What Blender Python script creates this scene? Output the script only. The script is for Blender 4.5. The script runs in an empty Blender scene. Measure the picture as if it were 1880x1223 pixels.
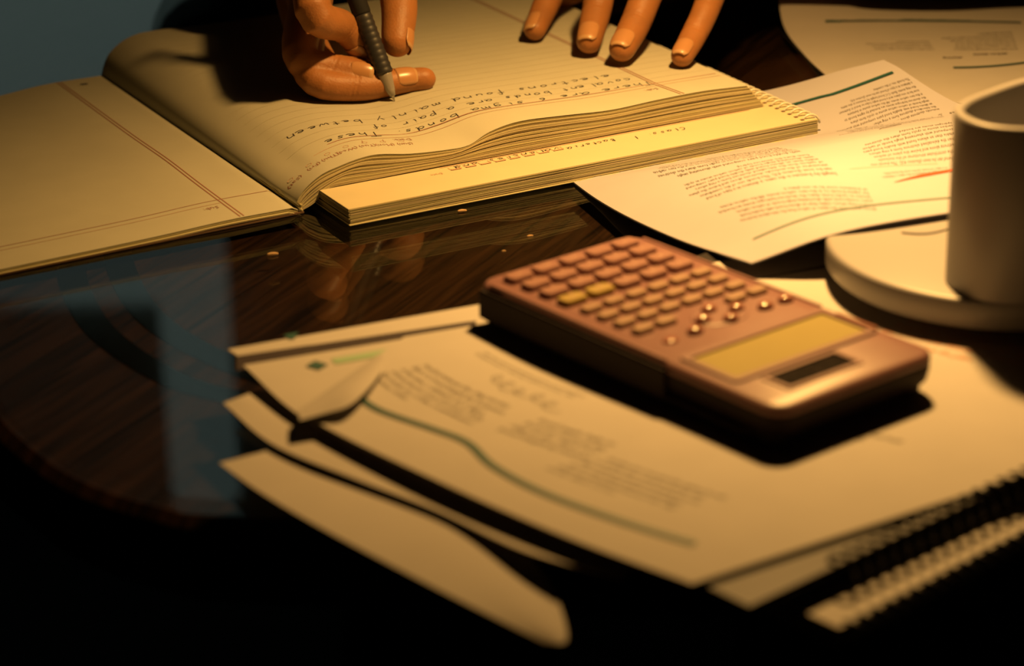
import bpy, bmesh, math, random
import numpy as np
from mathutils import Vector, Matrix
random.seed(7)
rng = np.random.RandomState(5)
SC = bpy.context.scene
COL = SC.collection
# ---------------------------------------------------------------- camera
W_, H_, F_ = 1880, 1223, 4800.0
PITCH, ROLL, DIST = 0.38702753, -0.01718395, 1.03503333
fw = np.array([0, math.cos(PITCH), -math.sin(PITCH)])
rt0 = np.array([1.0, 0, 0]); up0 = np.cross(rt0, fw)
rt = math.cos(ROLL) * rt0 + math.sin(ROLL) * up0
up = -math.sin(ROLL) * rt0 + math.cos(ROLL) * up0
CAM = -fw * DIST
cd = bpy.data.cameras.new('camera'); co = bpy.data.objects.new('camera', cd); COL.objects.link(co)
cd.sensor_width = 36.0; cd.lens = F_ / W_ * 36.0; cd.clip_start = 0.01; cd.clip_end = 50
co.matrix_world = Matrix(((rt[0], up[0], -fw[0], CAM[0]), (rt[1], up[1], -fw[1], CAM[1]), (rt[2], up[2], -fw[2], CAM[2]), (0, 0, 0, 1)))
cd.dof.use_dof = True
cd.dof.focus_distance = 1.205
cd.dof.aperture_fstop = 7.4
SC.camera = co
# ---------------------------------------------------------------- sky outside, lamp light, exposure
world = bpy.data.worlds.new('dusk'); SC.world = world; world.use_nodes = True
world.node_tree.nodes['Background'].inputs[0].default_value = (0.60, 0.76, 0.70, 1)
world.node_tree.nodes['Background'].inputs[1].default_value = 0.19
SC.view_settings.view_transform = 'Standard'; SC.view_settings.look = 'None'
SC.view_settings.exposure = 0.0; SC.view_settings.gamma = 1.0
SC.view_settings.use_curve_mapping = False
LAMP = Vector((0.135, 0.15, 0.395))
ld = bpy.data.lights.new('lamp_light', 'AREA'); ld.shape = 'DISK'; ld.size = 0.035
ld.energy = 2.72; ld.color = (1.0, 0.525, 0.140); ld.spread = math.radians(118)
lo = bpy.data.objects.new('lamp_light', ld); lo.location = LAMP; lo.rotation_euler = (math.radians(-12), 0, 0)

def at(px, py, z=0.0):
    d = fw * F_ + rt * (px - W_ / 2) - up * (py - H_ / 2)
    t = (z - CAM[2]) / d[2]
    return CAM + d * t

# ---------------------------------------------------------------- helpers
ALB = 0.76    # overall reflectance of the things in the dim room
def mat(name, color, rough=0.6, noise=0.0, scale=40.0, metal=0.0, bump=0.0, coat=0.0, spec=0.5, sss=0.0, bscale=None):
    color = tuple(c * ALB for c in color)
    m = bpy.data.materials.new(name); m.use_nodes = True
    nt = m.node_tree; b = nt.nodes['Principled BSDF']
    b.inputs['Base Color'].default_value = (*color, 1); b.inputs['Roughness'].default_value = rough
    b.inputs['Metallic'].default_value = metal; b.inputs['Specular IOR Level'].default_value = spec
    b.inputs['Coat Weight'].default_value = coat; b.inputs['Coat Roughness'].default_value = 0.03
    tc = nt.nodes.new('ShaderNodeTexCoord')
    if noise > 0:
        n = nt.nodes.new('ShaderNodeTexNoise'); n.inputs['Scale'].default_value = scale; n.inputs['Detail'].default_value = 4
        nt.links.new(tc.outputs['Object'], n.inputs['Vector'])
        r = nt.nodes.new('ShaderNodeValToRGB')
        r.color_ramp.elements[0].position = 0.3; r.color_ramp.elements[1].position = 0.7
        r.color_ramp.elements[0].color = (*[c * (1 - noise) for c in color], 1)
        r.color_ramp.elements[1].color = (*[min(1, c * (1 + noise * .5)) for c in color], 1)
        nt.links.new(n.outputs['Fac'], r.inputs['Fac']); nt.links.new(r.outputs['Color'], b.inputs['Base Color'])
    if bump > 0:
        n2 = nt.nodes.new('ShaderNodeTexNoise'); n2.inputs['Scale'].default_value = bscale or scale * 4; n2.inputs['Detail'].default_value = 3
        nt.links.new(tc.outputs['Object'], n2.inputs['Vector'])
        bp = nt.nodes.new('ShaderNodeBump'); bp.inputs['Strength'].default_value = bump; bp.inputs['Distance'].default_value = 0.0005
        nt.links.new(n2.outputs['Fac'], bp.inputs['Height']); nt.links.new(bp.outputs['Normal'], b.inputs['Normal'])
    if sss > 0:
        b.inputs['Subsurface Weight'].default_value = sss
        b.inputs['Subsurface Radius'].default_value = (1.0, 0.35, 0.15); b.inputs['Subsurface Scale'].default_value = 0.004
    return m

M = {}
M['paper'] = mat('notebook_paper', (0.66, 0.58, 0.38), 0.75, 0.03, 60, spec=0.2)
M['paper_b'] = mat('notebook_paper_warm', (0.72, 0.67, 0.40), 0.75, 0.04, 60, spec=0.2)
M['paper_c'] = mat('notebook_paper_edge', (0.62, 0.56, 0.32), 0.8, 0.05, 80, spec=0.2)
M['print'] = mat('printer_paper', (0.58, 0.55, 0.53), 0.7, 0.03, 50, spec=0.2)
M['handout'] = mat('coated_handout_paper', (0.47, 0.465, 0.55), 0.7, 0.02, 50, spec=0.2)
M['ink'] = mat('black_ink', (0.03, 0.028, 0.03), 0.6)
M['printink'] = mat('printed_grey_ink', (0.13, 0.11, 0.09), 0.7)
M['faint'] = mat('faint_ruling', (0.66, 0.61, 0.47), 0.7)
M['redline'] = mat('brown_red_ruling', (0.38, 0.17, 0.12), 0.7)
M['pinkline'] = mat('pink_printing', (0.62, 0.33, 0.22), 0.7)
M['teal'] = mat('teal_printed_bar', (0.010, 0.085, 0.075), 0.6)
M['tealpale'] = mat('pale_teal_printed_bar', (0.07, 0.20, 0.17), 0.6)
M['green'] = mat('pale_green_highlight', (0.34, 0.52, 0.34), 0.6)
M['gapshade'] = mat('dark_purple_gap_shade', (0.022, 0.010, 0.016), 0.7)  # dark tone standing in for shade between two stacked sheets
M['orange'] = mat('orange_printed_bar', (0.62, 0.075, 0.01), 0.6)
M['orangetext'] = mat('orange_printed_text', (0.75, 0.28, 0.12), 0.6)
M['black'] = mat('black_cover_card', (0.018, 0.014, 0.016), 0.5, 0.2, 30, spec=0.3)
M['blackwire'] = mat('black_coil_wire', (0.015, 0.015, 0.018), 0.35)
M['whitewire'] = mat('white_plastic_coil', (0.78, 0.76, 0.66), 0.35)
M['cover'] = mat('notebook_cover_card', (0.16, 0.09, 0.05), 0.6, 0.2, 50)
M['white'] = mat('matte_white_plastic', (0.38, 0.37, 0.39), 0.42, 0.02, 30, bump=0.05, bscale=900)
M['rubber'] = mat('black_rubber', (0.01, 0.01, 0.01), 0.8)
M['calc'] = mat('mauve_plastic', (0.30, 0.150, 0.150), 0.40, 0.06, 120, bump=0.12, bscale=2500)
M['calckey'] = mat('mauve_key_plastic', (0.35, 0.18, 0.16), 0.42, 0.05, 150)
M['calckey2'] = mat('tan_key_plastic', (0.38, 0.235, 0.165), 0.45, 0.05, 150)
M['calcyel'] = mat('olive_yellow_key_plastic', (0.42, 0.30, 0.075), 0.45, 0.05, 150)
M['calcdark'] = mat('dark_purple_plastic', (0.018, 0.009, 0.010), 0.6, 0.06, 120, spec=0.2)
M['calcbtn'] = mat('glossy_rose_button', (0.45, 0.21, 0.17), 0.12, 0.02, 100, coat=0.6)
M['lcd'] = mat('calculator_display_glass', (0.50, 0.42, 0.17), 0.25, 0.03, 60, spec=0.5)
M['solar'] = mat('solar_cell', (0.035, 0.03, 0.03), 0.12, 0.5, 300)
M['keytext'] = mat('pale_key_print', (0.55, 0.36, 0.30), 0.5)
M['skin'] = mat('skin', (0.44, 0.185, 0.062), 0.5, 0.12, 90, bump=0.35, bscale=900, sss=0.25, spec=0.35)
M['nail'] = mat('fingernail', (0.56, 0.28, 0.12), 0.3, 0.04, 200)
M['nailtip'] = mat('fingernail_edge', (0.60, 0.36, 0.18), 0.3)
M['shirt'] = mat('dark_brown_knit', (0.030, 0.017, 0.012), 0.9, 0.3, 200, bump=0.3, spec=0.2)
M['jeans'] = mat('dark_denim', (0.02, 0.03, 0.05), 0.9, 0.3, 300)
M['shoe'] = mat('black_shoe_leather', (0.02, 0.02, 0.02), 0.5)
M['hair'] = mat('black_hair', (0.012, 0.010, 0.009), 0.5, 0.4, 300)
M['eye'] = mat('eye_white', (0.7, 0.68, 0.63), 0.2)
M['penclear'] = mat('clear_grey_pen_plastic', (0.36, 0.33, 0.30), 0.15, coat=0.5)
M['pendark'] = mat('dark_rubber_grip', (0.03, 0.03, 0.035), 0.45)
M['penbarrel'] = mat('matte_dark_pen_barrel', (0.02, 0.02, 0.022), 0.7, spec=0.2)
M['metal'] = mat('brushed_steel', (0.55, 0.53, 0.5), 0.25, metal=1.0)
M['wall'] = mat('dark_grey_wall_paint', (0.10, 0.10, 0.10), 0.9, 0.05, 6)
M['ceil'] = mat('ceiling_paint', (0.22, 0.21, 0.20), 0.9, 0.03, 6)
M['floor'] = mat('dark_floor_boards', (0.020, 0.013, 0.009), 0.6, 0.3, 8)
M['frame'] = mat('window_frame_paint', (0.18, 0.18, 0.18), 0.5)
M['blind'] = mat('dark_blind_fabric', (0.030, 0.026, 0.022), 0.9, 0.2, 90)
M['chair'] = mat('dark_chair_wood', (0.03, 0.016, 0.010), 0.5, 0.3, 30)
M['crumb'] = mat('bread_crumb', (0.62, 0.40, 0.20), 0.8, 0.2, 900)

def wood_material():
    m = bpy.data.materials.new('dark_varnished_wood'); m.use_nodes = True
    nt = m.node_tree; b = nt.nodes['Principled BSDF']; N = nt.nodes.new; L = nt.links.new
    tc = N('ShaderNodeTexCoord'); mp = N('ShaderNodeMapping')
    mp.inputs['Rotation'].default_value = (0, 0, math.radians(-64)); mp2 = N('ShaderNodeMapping'); mp2.inputs['Scale'].default_value = (1.0, 22.0, 1.0)
    n = N('ShaderNodeTexNoise'); n.inputs['Scale'].default_value = 14; n.inputs['Detail'].default_value = 8; n.inputs['Distortion'].default_value = 0.6
    L(tc.outputs['Object'], mp.inputs['Vector']); L(mp.outputs['Vector'], mp2.inputs['Vector']); L(mp2.outputs['Vector'], n.inputs['Vector'])
    r = N('ShaderNodeValToRGB'); r.color_ramp.elements[0].position = 0.34; r.color_ramp.elements[1].position = 0.68
    r.color_ramp.elements[0].color = (0.006, 0.0028, 0.0018, 1); r.color_ramp.elements[1].color = (0.040, 0.017, 0.008, 1)
    L(n.outputs['Fac'], r.inputs['Fac']); L(r.outputs['Color'], b.inputs['Base Color'])
    b.inputs['Roughness'].default_value = 0.28; b.inputs['Specular IOR Level'].default_value = 0.5
    bp = N('ShaderNodeBump'); bp.inputs['Strength'].default_value = 0.06; bp.inputs['Distance'].default_value = 0.0004
    L(n.outputs['Fac'], bp.inputs['Height']); L(bp.outputs['Normal'], b.inputs['Normal'])
    return m
M['wood'] = wood_material()
M['inlay'] = mat('black_painted_inlay', (0.004, 0.005, 0.006), 0.09, spec=0.5)

def sheet_glass():
    m = bpy.data.materials.new('clear_glass_sheet'); m.use_nodes = True
    nt = m.node_tree; nt.nodes.clear(); N = nt.nodes.new; L = nt.links.new
    o = N('ShaderNodeOutputMaterial'); mx = N('ShaderNodeMixShader'); t = N('ShaderNodeBsdfTransparent'); g = N('ShaderNodeBsdfGlossy')
    f = N('ShaderNodeFresnel'); f.inputs['IOR'].default_value = 1.52
    t.inputs[0].default_value = (0.93, 0.96, 0.95, 1); g.inputs['Roughness'].default_value = 0.012
    ge = N('ShaderNodeNewGeometry'); ml = N('ShaderNodeMath'); ml.operation = 'MULTIPLY_ADD'   # index seen from inside is 1/1.55
    L(ge.outputs['Backfacing'], ml.inputs[0]); ml.inputs[1].default_value = 1 / 1.55 - 1.55; ml.inputs[2].default_value = 1.55; L(ml.outputs[0], f.inputs['IOR'])
    L(f.outputs[0], mx.inputs[0]); L(t.outputs[0], mx.inputs[1]); L(g.outputs[0], mx.inputs[2]); L(mx.outputs[0], o.inputs[0])
    return m
M['glass'] = sheet_glass()

def empty(name, loc, label=None, cat=None, group=None, kind=None):
    o = bpy.data.objects.new(name, None); COL.objects.link(o); o.location = loc; o.empty_display_size = 0.02
    tag(o, label, cat, group, kind); return o
def tag(o, label=None, cat=None, group=None, kind=None):
    if label: o['label'] = label
    if cat: o['category'] = cat
    if group: o['group'] = group
    if kind: o['kind'] = kind
    return o
def worldloc(o):
    v = Vector((0, 0, 0))
    while o is not None:
        v = v + o.location; o = o.parent
    return v
def obj(name, V, Fc, m, parent=None, smooth=False, mi=None, origin=None):
    """link vertices (world coordinates) and faces as one mesh object"""
    me = bpy.data.meshes.new(name)
    org = worldloc(parent) if parent is not None else Vector((0, 0, 0))
    loc = Vector(origin) - org if origin is not None else Vector((0, 0, 0))
    sh = org + loc
    me.from_pydata([(v[0] - sh[0], v[1] - sh[1], v[2] - sh[2]) for v in V], [], [tuple(f) for f in Fc])
    ms = m if isinstance(m, (list, tuple)) else [m]
    for x in ms: me.materials.append(x)
    if mi is not None: me.polygons.foreach_set('material_index', mi)
    if smooth: me.polygons.foreach_set('use_smooth', [True] * len(me.polygons))
    me.update()
    o = bpy.data.objects.new(name, me); COL.objects.link(o); o.location = loc
    if parent is not None: o.parent = parent
    return o
def fixnormals(o):
    bm = bmesh.new(); bm.from_mesh(o.data); bmesh.ops.recalc_face_normals(bm, faces=bm.faces); bm.to_mesh(o.data); bm.free(); return o
def bevel(o, w, seg=2, ang=40):
    md = o.modifiers.new('bevel', 'BEVEL'); md.width = w; md.segments = seg; md.limit_method = 'ANGLE'; md.angle_limit = math.radians(ang); return o

class MB:
    def __init__(s): s.v = []; s.f = []; s.m = []
    def add(s, V, Fc, mi=0):
        n = len(s.v); s.v += [tuple(p) for p in V]; s.f += [tuple(i + n for i in f) for f in Fc]; s.m += [mi] * len(Fc)
    def box(s, a, b, mi=0, frame=None):
        P = [(x, y, z) for x in (a[0], b[0]) for y in (a[1], b[1]) for z in (a[2], b[2])]
        if frame: P = [frame(*p) for p in P]
        s.add(P, [(0, 1, 3, 2), (4, 6, 7, 5), (0, 4, 5, 1), (2, 3, 7, 6), (0, 2, 6, 4), (1, 5, 7, 3)], mi)
    def prism(s, pts, z0, z1, mi=0, frame=None):
        n = len(pts); P = [(p[0], p[1], z0) for p in pts] + [(p[0], p[1], z1) for p in pts]
        if frame: P = [frame(*p) for p in P]
        s.add(P, [tuple(range(n))[::-1], tuple(range(n, 2 * n))] + [(i, (i + 1) % n, n + (i + 1) % n, n + i) for i in range(n)], mi)
    def tube(s, pts, r, seg=8, mi=0, cap=True):
        pts = [np.array(p, float) for p in pts]; n = len(pts)
        rs = [r] * n if np.isscalar(r) else r
        V = []; prev = None
        for i, p in enumerate(pts):
            t = pts[min(i + 1, n - 1)] - pts[max(i - 1, 0)]; t = t / (np.linalg.norm(t) + 1e-12)
            if prev is None:
                a = np.array([0, 0, 1.0]) if abs(t[2]) < .9 else np.array([1.0, 0, 0])
                x = np.cross(t, a)
            else: x = prev - t * (prev @ t)
            x /= np.linalg.norm(x); prev = x; y = np.cross(t, x)
            for k in range(seg):
                a = 2 * math.pi * k / seg; V.append(p + rs[i] * (math.cos(a) * x + math.sin(a) * y))
        Fc = [(i * seg + k, i * seg + (k + 1) % seg, (i + 1) * seg + (k + 1) % seg, (i + 1) * seg + k) for i in range(n - 1) for k in range(seg)]
        if cap: Fc += [tuple(range(seg))[::-1], tuple(range((n - 1) * seg, n * seg))]
        s.add(V, Fc, mi)
    def build(s, name, m, parent=None, smooth=False, origin=None, fix=True):
        o = obj(name, s.v, s.f, m, parent, smooth, s.m, origin)
        return fixnormals(o) if fix else o

def crom(P, t):
    """Catmull-Rom through equally spaced rows of P, t in 0..1"""
    P = np.asarray(P, float); n = len(P) - 1
    x = min(max(t, 0), 1) * n; i = min(int(x), n - 1); f = x - i
    p1, p2 = P[i], P[i + 1]
    p0 = P[i - 1] if i > 0 else 2 * p1 - p2
    p3 = P[i + 2] if i + 2 <= n else 2 * p2 - p1
    return 0.5 * ((2 * p1) + (p2 - p0) * f + (2 * p0 - 5 * p1 + 4 * p2 - p3) * f * f + (3 * p1 - p0 - 3 * p2 + p3) * f ** 3)
class Sheet:
    """smooth sheet through a control grid G[t][s]; S(s,t) in 0..1"""
    def __init__(s, G, lim=None): s.G = np.asarray(G, float); s.lim = lim
    def __call__(s, u, v, off=0.0):
        rows = [crom(r, u) for r in s.G]; p = crom(rows, v).copy()
        if s.lim: p = s.lim(p)
        p[2] += off; return p
    def mesh(s, nu, nv, th, name, m, parent=None, off=0.0, cut=None, origin=None):
        V = [s(i / nu, j / nv, off) for j in range(nv + 1) for i in range(nu + 1)]
        n = len(V); V += [v - np.array([0, 0, th]) for v in V]
        w = nu + 1; Fc = []
        for j in range(nv):
            for i in range(nu):
                a = j * w + i; q = (a, a + 1, a + w + 1, a + w)
                Fc.append(q); Fc.append(tuple(k + n for k in q[::-1]))
        rim = [i for i in range(w)] + [j * w + nu for j in range(1, nv + 1)] + [nv * w + i for i in range(nu - 1, -1, -1)] + [j * w for j in range(nv - 1, 0, -1)]
        for a, b in zip(rim, rim[1:] + rim[:1]): Fc.append((a, a + n, b + n, b))
        o = obj(name, V, Fc, m, parent, True, None, origin)
        if cut is not None:
            co_, no_ = cut; org = worldloc(o)
            bm = bmesh.new(); bm.from_mesh(o.data)
            bmesh.ops.bisect_plane(bm, geom=bm.verts[:] + bm.edges[:] + bm.faces[:], plane_co=Vector(co_) - org, plane_no=Vector(no_), clear_outer=True)
            bm.to_mesh(o.data); bm.free()
        fixnormals(o)
        try: o.data.set_sharp_from_angle(angle=math.radians(40))
        except Exception: pass
        return o

def ribbon(mb, pts, w, mi=0):
    """flat printed line through world points, width w, lying roughly horizontal"""
    pts = [np.array(p, float) for p in pts]; V = []
    n = len(pts)
    for i, p in enumerate(pts):
        t = pts[min(i + 1, n - 1)] - pts[max(i - 1, 0)]; t[2] = 0; t /= (np.linalg.norm(t) + 1e-12)
        s = np.array([-t[1], t[0], 0]) * w / 2; V += [p + s, p - s]
    mb.add(V, [(2 * i, 2 * i + 1, 2 * i + 3, 2 * i + 2) for i in range(n - 1)], mi)

def text2d(body, size, line=1.25, align='LEFT', bold=0.0, ch=1.0):
    cu = bpy.data.curves.new('t', 'FONT'); cu.body = body; cu.size = size; cu.resolution_u = 1; cu.space_line = line
    cu.align_x = align; cu.offset = bold; cu.space_character = ch; cu.fill_mode = 'FRONT'
    o = bpy.data.objects.new('t', cu); COL.objects.link(o)
    dg = bpy.context.evaluated_depsgraph_get(); me = o.evaluated_get(dg).to_mesh()
    V = [(v.co.x, v.co.y) for v in me.vertices]; Fc = [tuple(p.vertices) for p in me.polygons]
    o.evaluated_get(dg).to_mesh_clear(); bpy.data.objects.remove(o); bpy.data.curves.remove(cu)
    return V, Fc
def put_text(mb, body, size, fn, mi=0, **k):
    V, Fc = text2d(body, size, **k); mb.add([fn(x, y) for x, y in V], Fc, mi)

# single-stroke handwriting: polylines in units of x-height
HW = {
 'a': [[(.8, .8), (.4, 1), (.05, .6), (.1, .1), (.5, 0), (.8, .4), (.85, 1), (.85, .2), (1.1, 0)]],
 'b': [[(.1, 2), (.1, 0)], [(.1, .5), (.5, 1), (.85, .6), (.6, .05), (.1, .1)]],
 'c': [[(.8, .85), (.4, 1), (.05, .5), (.35, 0), (.9, .15)]],
 'd': [[(.8, .7), (.4, 1), (.05, .5), (.35, 0), (.8, .3), (.85, 2), (.85, .1), (1.05, 0)]],
 'e': [[(.1, .5), (.8, .6), (.55, 1), (.1, .7), (.15, .1), (.55, 0), (1, .25)]],
 'f': [[(.8, 1.8), (.45, 2), (.35, 1.5), (.3, -.8)], [(.0, .9), (.8, 1)]],
 'g': [[(.8, .8), (.4, 1), (.05, .6), (.4, .1), (.8, .5), (.85, 1), (.8, -.7), (.3, -1), (.05, -.6)]],
 'h': [[(.1, 2), (.1, 0)], [(.1, .6), (.5, 1), (.8, .8), (.8, 0)]],
 'i': [[(.2, 1), (.2, .1), (.4, 0)], [(.22, 1.4), (.26, 1.46)]],
 'l': [[(.2, 2), (.2, .1), (.4, 0)]],
 'm': [[(.05, 1), (.1, 0)], [(.1, .7), (.4, 1), (.5, 0)], [(.5, .7), (.85, 1), (.95, 0)]],
 'n': [[(.1, 1), (.1, 0)], [(.1, .6), (.5, 1), (.8, .7), (.8, 0)]],
 'o': [[(.5, 1), (.05, .6), (.3, 0), (.8, .3), (.75, .9), (.45, 1)]],
 'p': [[(.1, 1), (.05, -1)], [(.1, .6), (.5, 1), (.85, .6), (.5, .1), (.1, .2)]],
 'r': [[(.1, 1), (.1, 0)], [(.1, .6), (.4, 1), (.75, .9)]],
 's': [[(.8, .9), (.4, 1), (.2, .7), (.7, .35), (.5, 0), (.05, .1)]],
 't': [[(.35, 1.7), (.35, .15), (.6, 0)], [(.0, 1.05), (.75, 1.1)]],
 'u': [[(.1, 1), (.1, .2), (.45, 0), (.8, .3), (.8, 1), (.85, 0)]],
 'v': [[(.05, 1), (.4, 0), (.8, 1)]],
 'w': [[(.0, 1), (.25, 0), (.5, .8), (.75, 0), (1, 1)]],
 'y': [[(.05, 1), (.4, .1)], [(.85, 1), (.2, -1)]],
 'T': [[(.0, 2), (1.1, 2.05)], [(.55, 2), (.5, 0)]],
 'C': [[(1, 1.8), (.5, 2), (.05, 1), (.4, 0), (1, .2)]],
 'V': [[(.0, 2), (.5, 0), (1, 2)]],
 'B': [[(.1, 2), (.1, 0), (.8, .4), (.1, 1), (.7, 1.5), (.1, 2)]],
 '6': [[(.8, 1.9), (.2, 1), (.2, .1), (.8, .1), (.8, .8), (.2, .8)]],
 '1': [[(.3, 2), (.3, 0)]],
 ':': [[(.2, .2), (.25, .25)], [(.2, .9), (.25, .95)]],
 '.': [[(.1, 0), (.2, .05)]],
}
def handwrite(mb, body, x0, y0, x1, xh, fn, w, mi=0, seed=1):
    r = random.Random(seed); adv = (x1 - x0) / max(1, len(body)); x = x0
    for ch in body:
        if ch in HW:
            jx, jy, sc = r.uniform(-.08, .08) * adv, r.uniform(-.18, .18) * xh, r.uniform(.85, 1.15)
            for pl in HW[ch]:
                Q = []
                for k in range(len(pl) - 1):
                    n = 3
                    for q in range(n):
                        f = q / n; Q.append((pl[k][0] * (1 - f) + pl[k + 1][0] * f, pl[k][1] * (1 - f) + pl[k + 1][1] * f))
                Q.append(pl[-1])
                Q = [Q[0]] + [tuple((Q[i - 1][c] + 2 * Q[i][c] + Q[i + 1][c]) / 4 for c in (0, 1)) for i in range(1, len(Q) - 1)] + [Q[-1]]
                pts = [fn(x + jx + (a + .12 * b) * adv * .72 * sc, y0 + jy + b * xh * sc) for a, b in Q]
                ribbon(mb, pts, w, mi)
        x += adv

# ================================================================ ROOM
def wallbox(name, a, b, m, kind='structure'):
    mb = MB(); mb.box(a, b); o = mb.build(name, m); o['kind'] = kind; return o
FZ, CZ = -0.75, 1.75
wallbox('floor', (-2.4, -2.6, FZ - .1), (2.4, 2.5, FZ), M['floor'])
wallbox('ceiling', (-2.4, -2.6, CZ), (2.4, 2.5, CZ + .1), M['ceil'])
wallbox('wall_left', (-2.5, -2.6, FZ), (-2.4, 2.5, CZ), M['wall'])
wallbox('wall_right', (2.4, -2.6, FZ), (2.5, 2.5, CZ), M['wall'])
wallbox('wall_front', (-2.4, -2.7, FZ), (2.4, -2.6, CZ), M['wall'])
mb = MB()   # back wall with the window opening
X0, X1, Z0, Z1 = -1.40, -0.38, 0.42, 1.42
mb.box((-2.4, 2.4, FZ), (X0, 2.5, CZ)); mb.box((X1, 2.4, FZ), (2.4, 2.5, CZ))
mb.box((X0, 2.4, FZ), (X1, 2.5, Z0)); mb.box((X0, 2.4, Z1), (X1, 2.5, CZ))
o = mb.build('wall_back', M['wall']); o['kind'] = 'structure'
win = empty('window_1', (-0.89, 2.42, Z0), kind='structure')
mb = MB(); t = .03
mb.box((X0, 2.42, Z0), (X0 + t, 2.48, Z1)); mb.box((X1 - .012, 2.42, Z0), (X1, 2.48, Z1)); mb.box((X0, 2.42, Z0), (X1, 2.48, Z0 + t)); mb.box((X0, 2.42, Z1 - t), (X1, 2.48, Z1))
mb.build('window_frame', M['frame'], win)
mb = MB(); mb.box((X0 + .01, 2.448, Z0 + .01), (X1 - .005, 2.452, Z1 - .01)); mb.build('window_pane', M['glass'], win)
mb = MB(); mb.box((X0 - .05, 2.33, Z0 - .03), (X1 + .05, 2.42, Z0)); mb.build('window_sill', M['frame'], win)
bl = empty('roller_blind', (-0.95, 2.40, 0.93), 'dark roller blind half lowered over the left part of the window', 'blind')
mb = MB(); mb.box((X0, 2.388, 0.93), (-0.485, 2.391, 1.46)); mb.build('blind_fabric', M['blind'], bl)
mb = MB(); mb.tube([(X0 - .01, 2.375, 1.47), (-0.475, 2.375, 1.47)], .018, 16); mb.build('blind_roller', M['frame'], bl)
mb = MB(); mb.box((X0, 2.384, 0.918), (-0.485, 2.395, 0.934)); mb.build('bottom_bar', M['frame'], bl)

# ================================================================ TABLE
OUT = [(-.087, -.149), (-.124, -.138), (-.155, -.115), (-.177, -.086), (-.194, -.056), (-.212, -.01), (-.232, .05), (-.262, .15), (-.305, .3), (-.355, .47),
       (-.37, .56), (-.345, .63), (-.26, .655), (0, .665), (.35, .665), (.62, .64), (.76, .56), (.80, .42), (.80, .25), (.76, .08), (.66, -.06), (.5, -.125), (.3, -.155), (.1, -.164)]
def closed(pts, n=4):
    P = np.array(pts, float); N_ = len(P); R = []
    for i in range(N_):
        p0, p1, p2, p3 = P[i - 1], P[i], P[(i + 1) % N_], P[(i + 2) % N_]
        for k in range(n):
            f = k / n; R.append(.5 * (2 * p1 + (p2 - p0) * f + (2 * p0 - 5 * p1 + 4 * p2 - p3) * f * f + (3 * p1 - p0 - 3 * p2 + p3) * f ** 3))
    return np.array(R)
def offset(P, d):
    n = len(P); T = np.roll(P, -1, 0) - np.roll(P, 1, 0); T /= np.linalg.norm(T, axis=1)[:, None]
    A = np.sum(P[:, 0] * np.roll(P[:, 1], -1) - np.roll(P[:, 0], -1) * P[:, 1])
    Nn = np.stack([T[:, 1], -T[:, 0]], 1) * (1 if A > 0 else -1)
    return P + Nn * d
OUTC = closed(OUT, 5)
table = empty('table', (0.2, 0.25, FZ), 'dark varnished wooden table with a rounded corner under a clear glass sheet', 'table')
mb = MB(); mb.prism([tuple(p) for p in OUTC], -.006, 0.0)
g = mb.build('glass_top', M['glass'], table); tag(g, 'clear glass sheet')
mb = MB()
n = len(OUTC); lay = [(-.012, -.040), (.000, -.040), (.006, -.034), (.007, -.020), (.005, -.0095), (.0005, -.0065)]
V = []; Fc = []
for d, z in lay: V += [(p[0], p[1], z) for p in offset(OUTC, d)]
for k in range(len(lay) - 1):
    for i in range(n): Fc.append((k * n + i, k * n + (i + 1) % n, (k + 1) * n + (i + 1) % n, (k + 1) * n + i))
Fc.append(tuple(range(n))); Fc.append(tuple(range((len(lay) - 1) * n, len(lay) * n)))
mb.add(V, Fc); mb.build('wooden_top', M['wood'], table)
# two narrow black inlay bands following the corner
BA = [at(*p)[:2] for p in [(150, 430), (130, 480), (165, 560), (230, 620), (330, 675), (440, 705), (560, 735), (760, 770)]]
BB = [at(*p)[:2] for p in [(210, 425), (225, 480), (260, 540), (320, 590), (430, 645), (540, 680), (760, 720)]]
for P in (BA, BB):
    pts = [crom(P, k / 60) for k in range(61)]
    ext = [pts[0] + np.array([-.040 * f - .012 * f * f, .14 * f]) for f in np.linspace(2.2, .1, 16)]
    far = [pts[-1] + np.array([.12 * k, -.006 * k]) for k in range(1, 5)]
    mb = MB(); ribbon(mb, [(p[0], p[1], -.0062) for p in ext + pts + far], .0125); mb.build('inlay_band', M['inlay'], table)
mb = MB(); mb.tube([(.2, .25, -.04), (.2, .25, -.12), (.2, .25, -.5), (.2, .25, -.70)], [.12, .05, .04, .06], 24); mb.build('pedestal', M['wood'], table)
for k in range(4):
    a = math.pi / 4 + k * math.pi / 2; mb = MB()
    mb.tube([(.2 + .03 * math.cos(a), .25 + .03 * math.sin(a), -.62), (.2 + .2 * math.cos(a), .25 + .2 * math.sin(a), -.69), (.2 + .34 * math.cos(a), .25 + .34 * math.sin(a), -.728)], [.03, .026, .022], 12)
    mb.build('foot', M['wood'], table)

# ================================================================ NOTEBOOK FRAME
NO = np.array([-.0708, .1254, 0]); NU = np.array([.8793, .4763, 0]); NV = np.array([-.4763, .8793, 0])
def nb(u, v, z): return NO + NU * u * .001 + NV * v * .001 + np.array([0, 0, z * .001])
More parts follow.
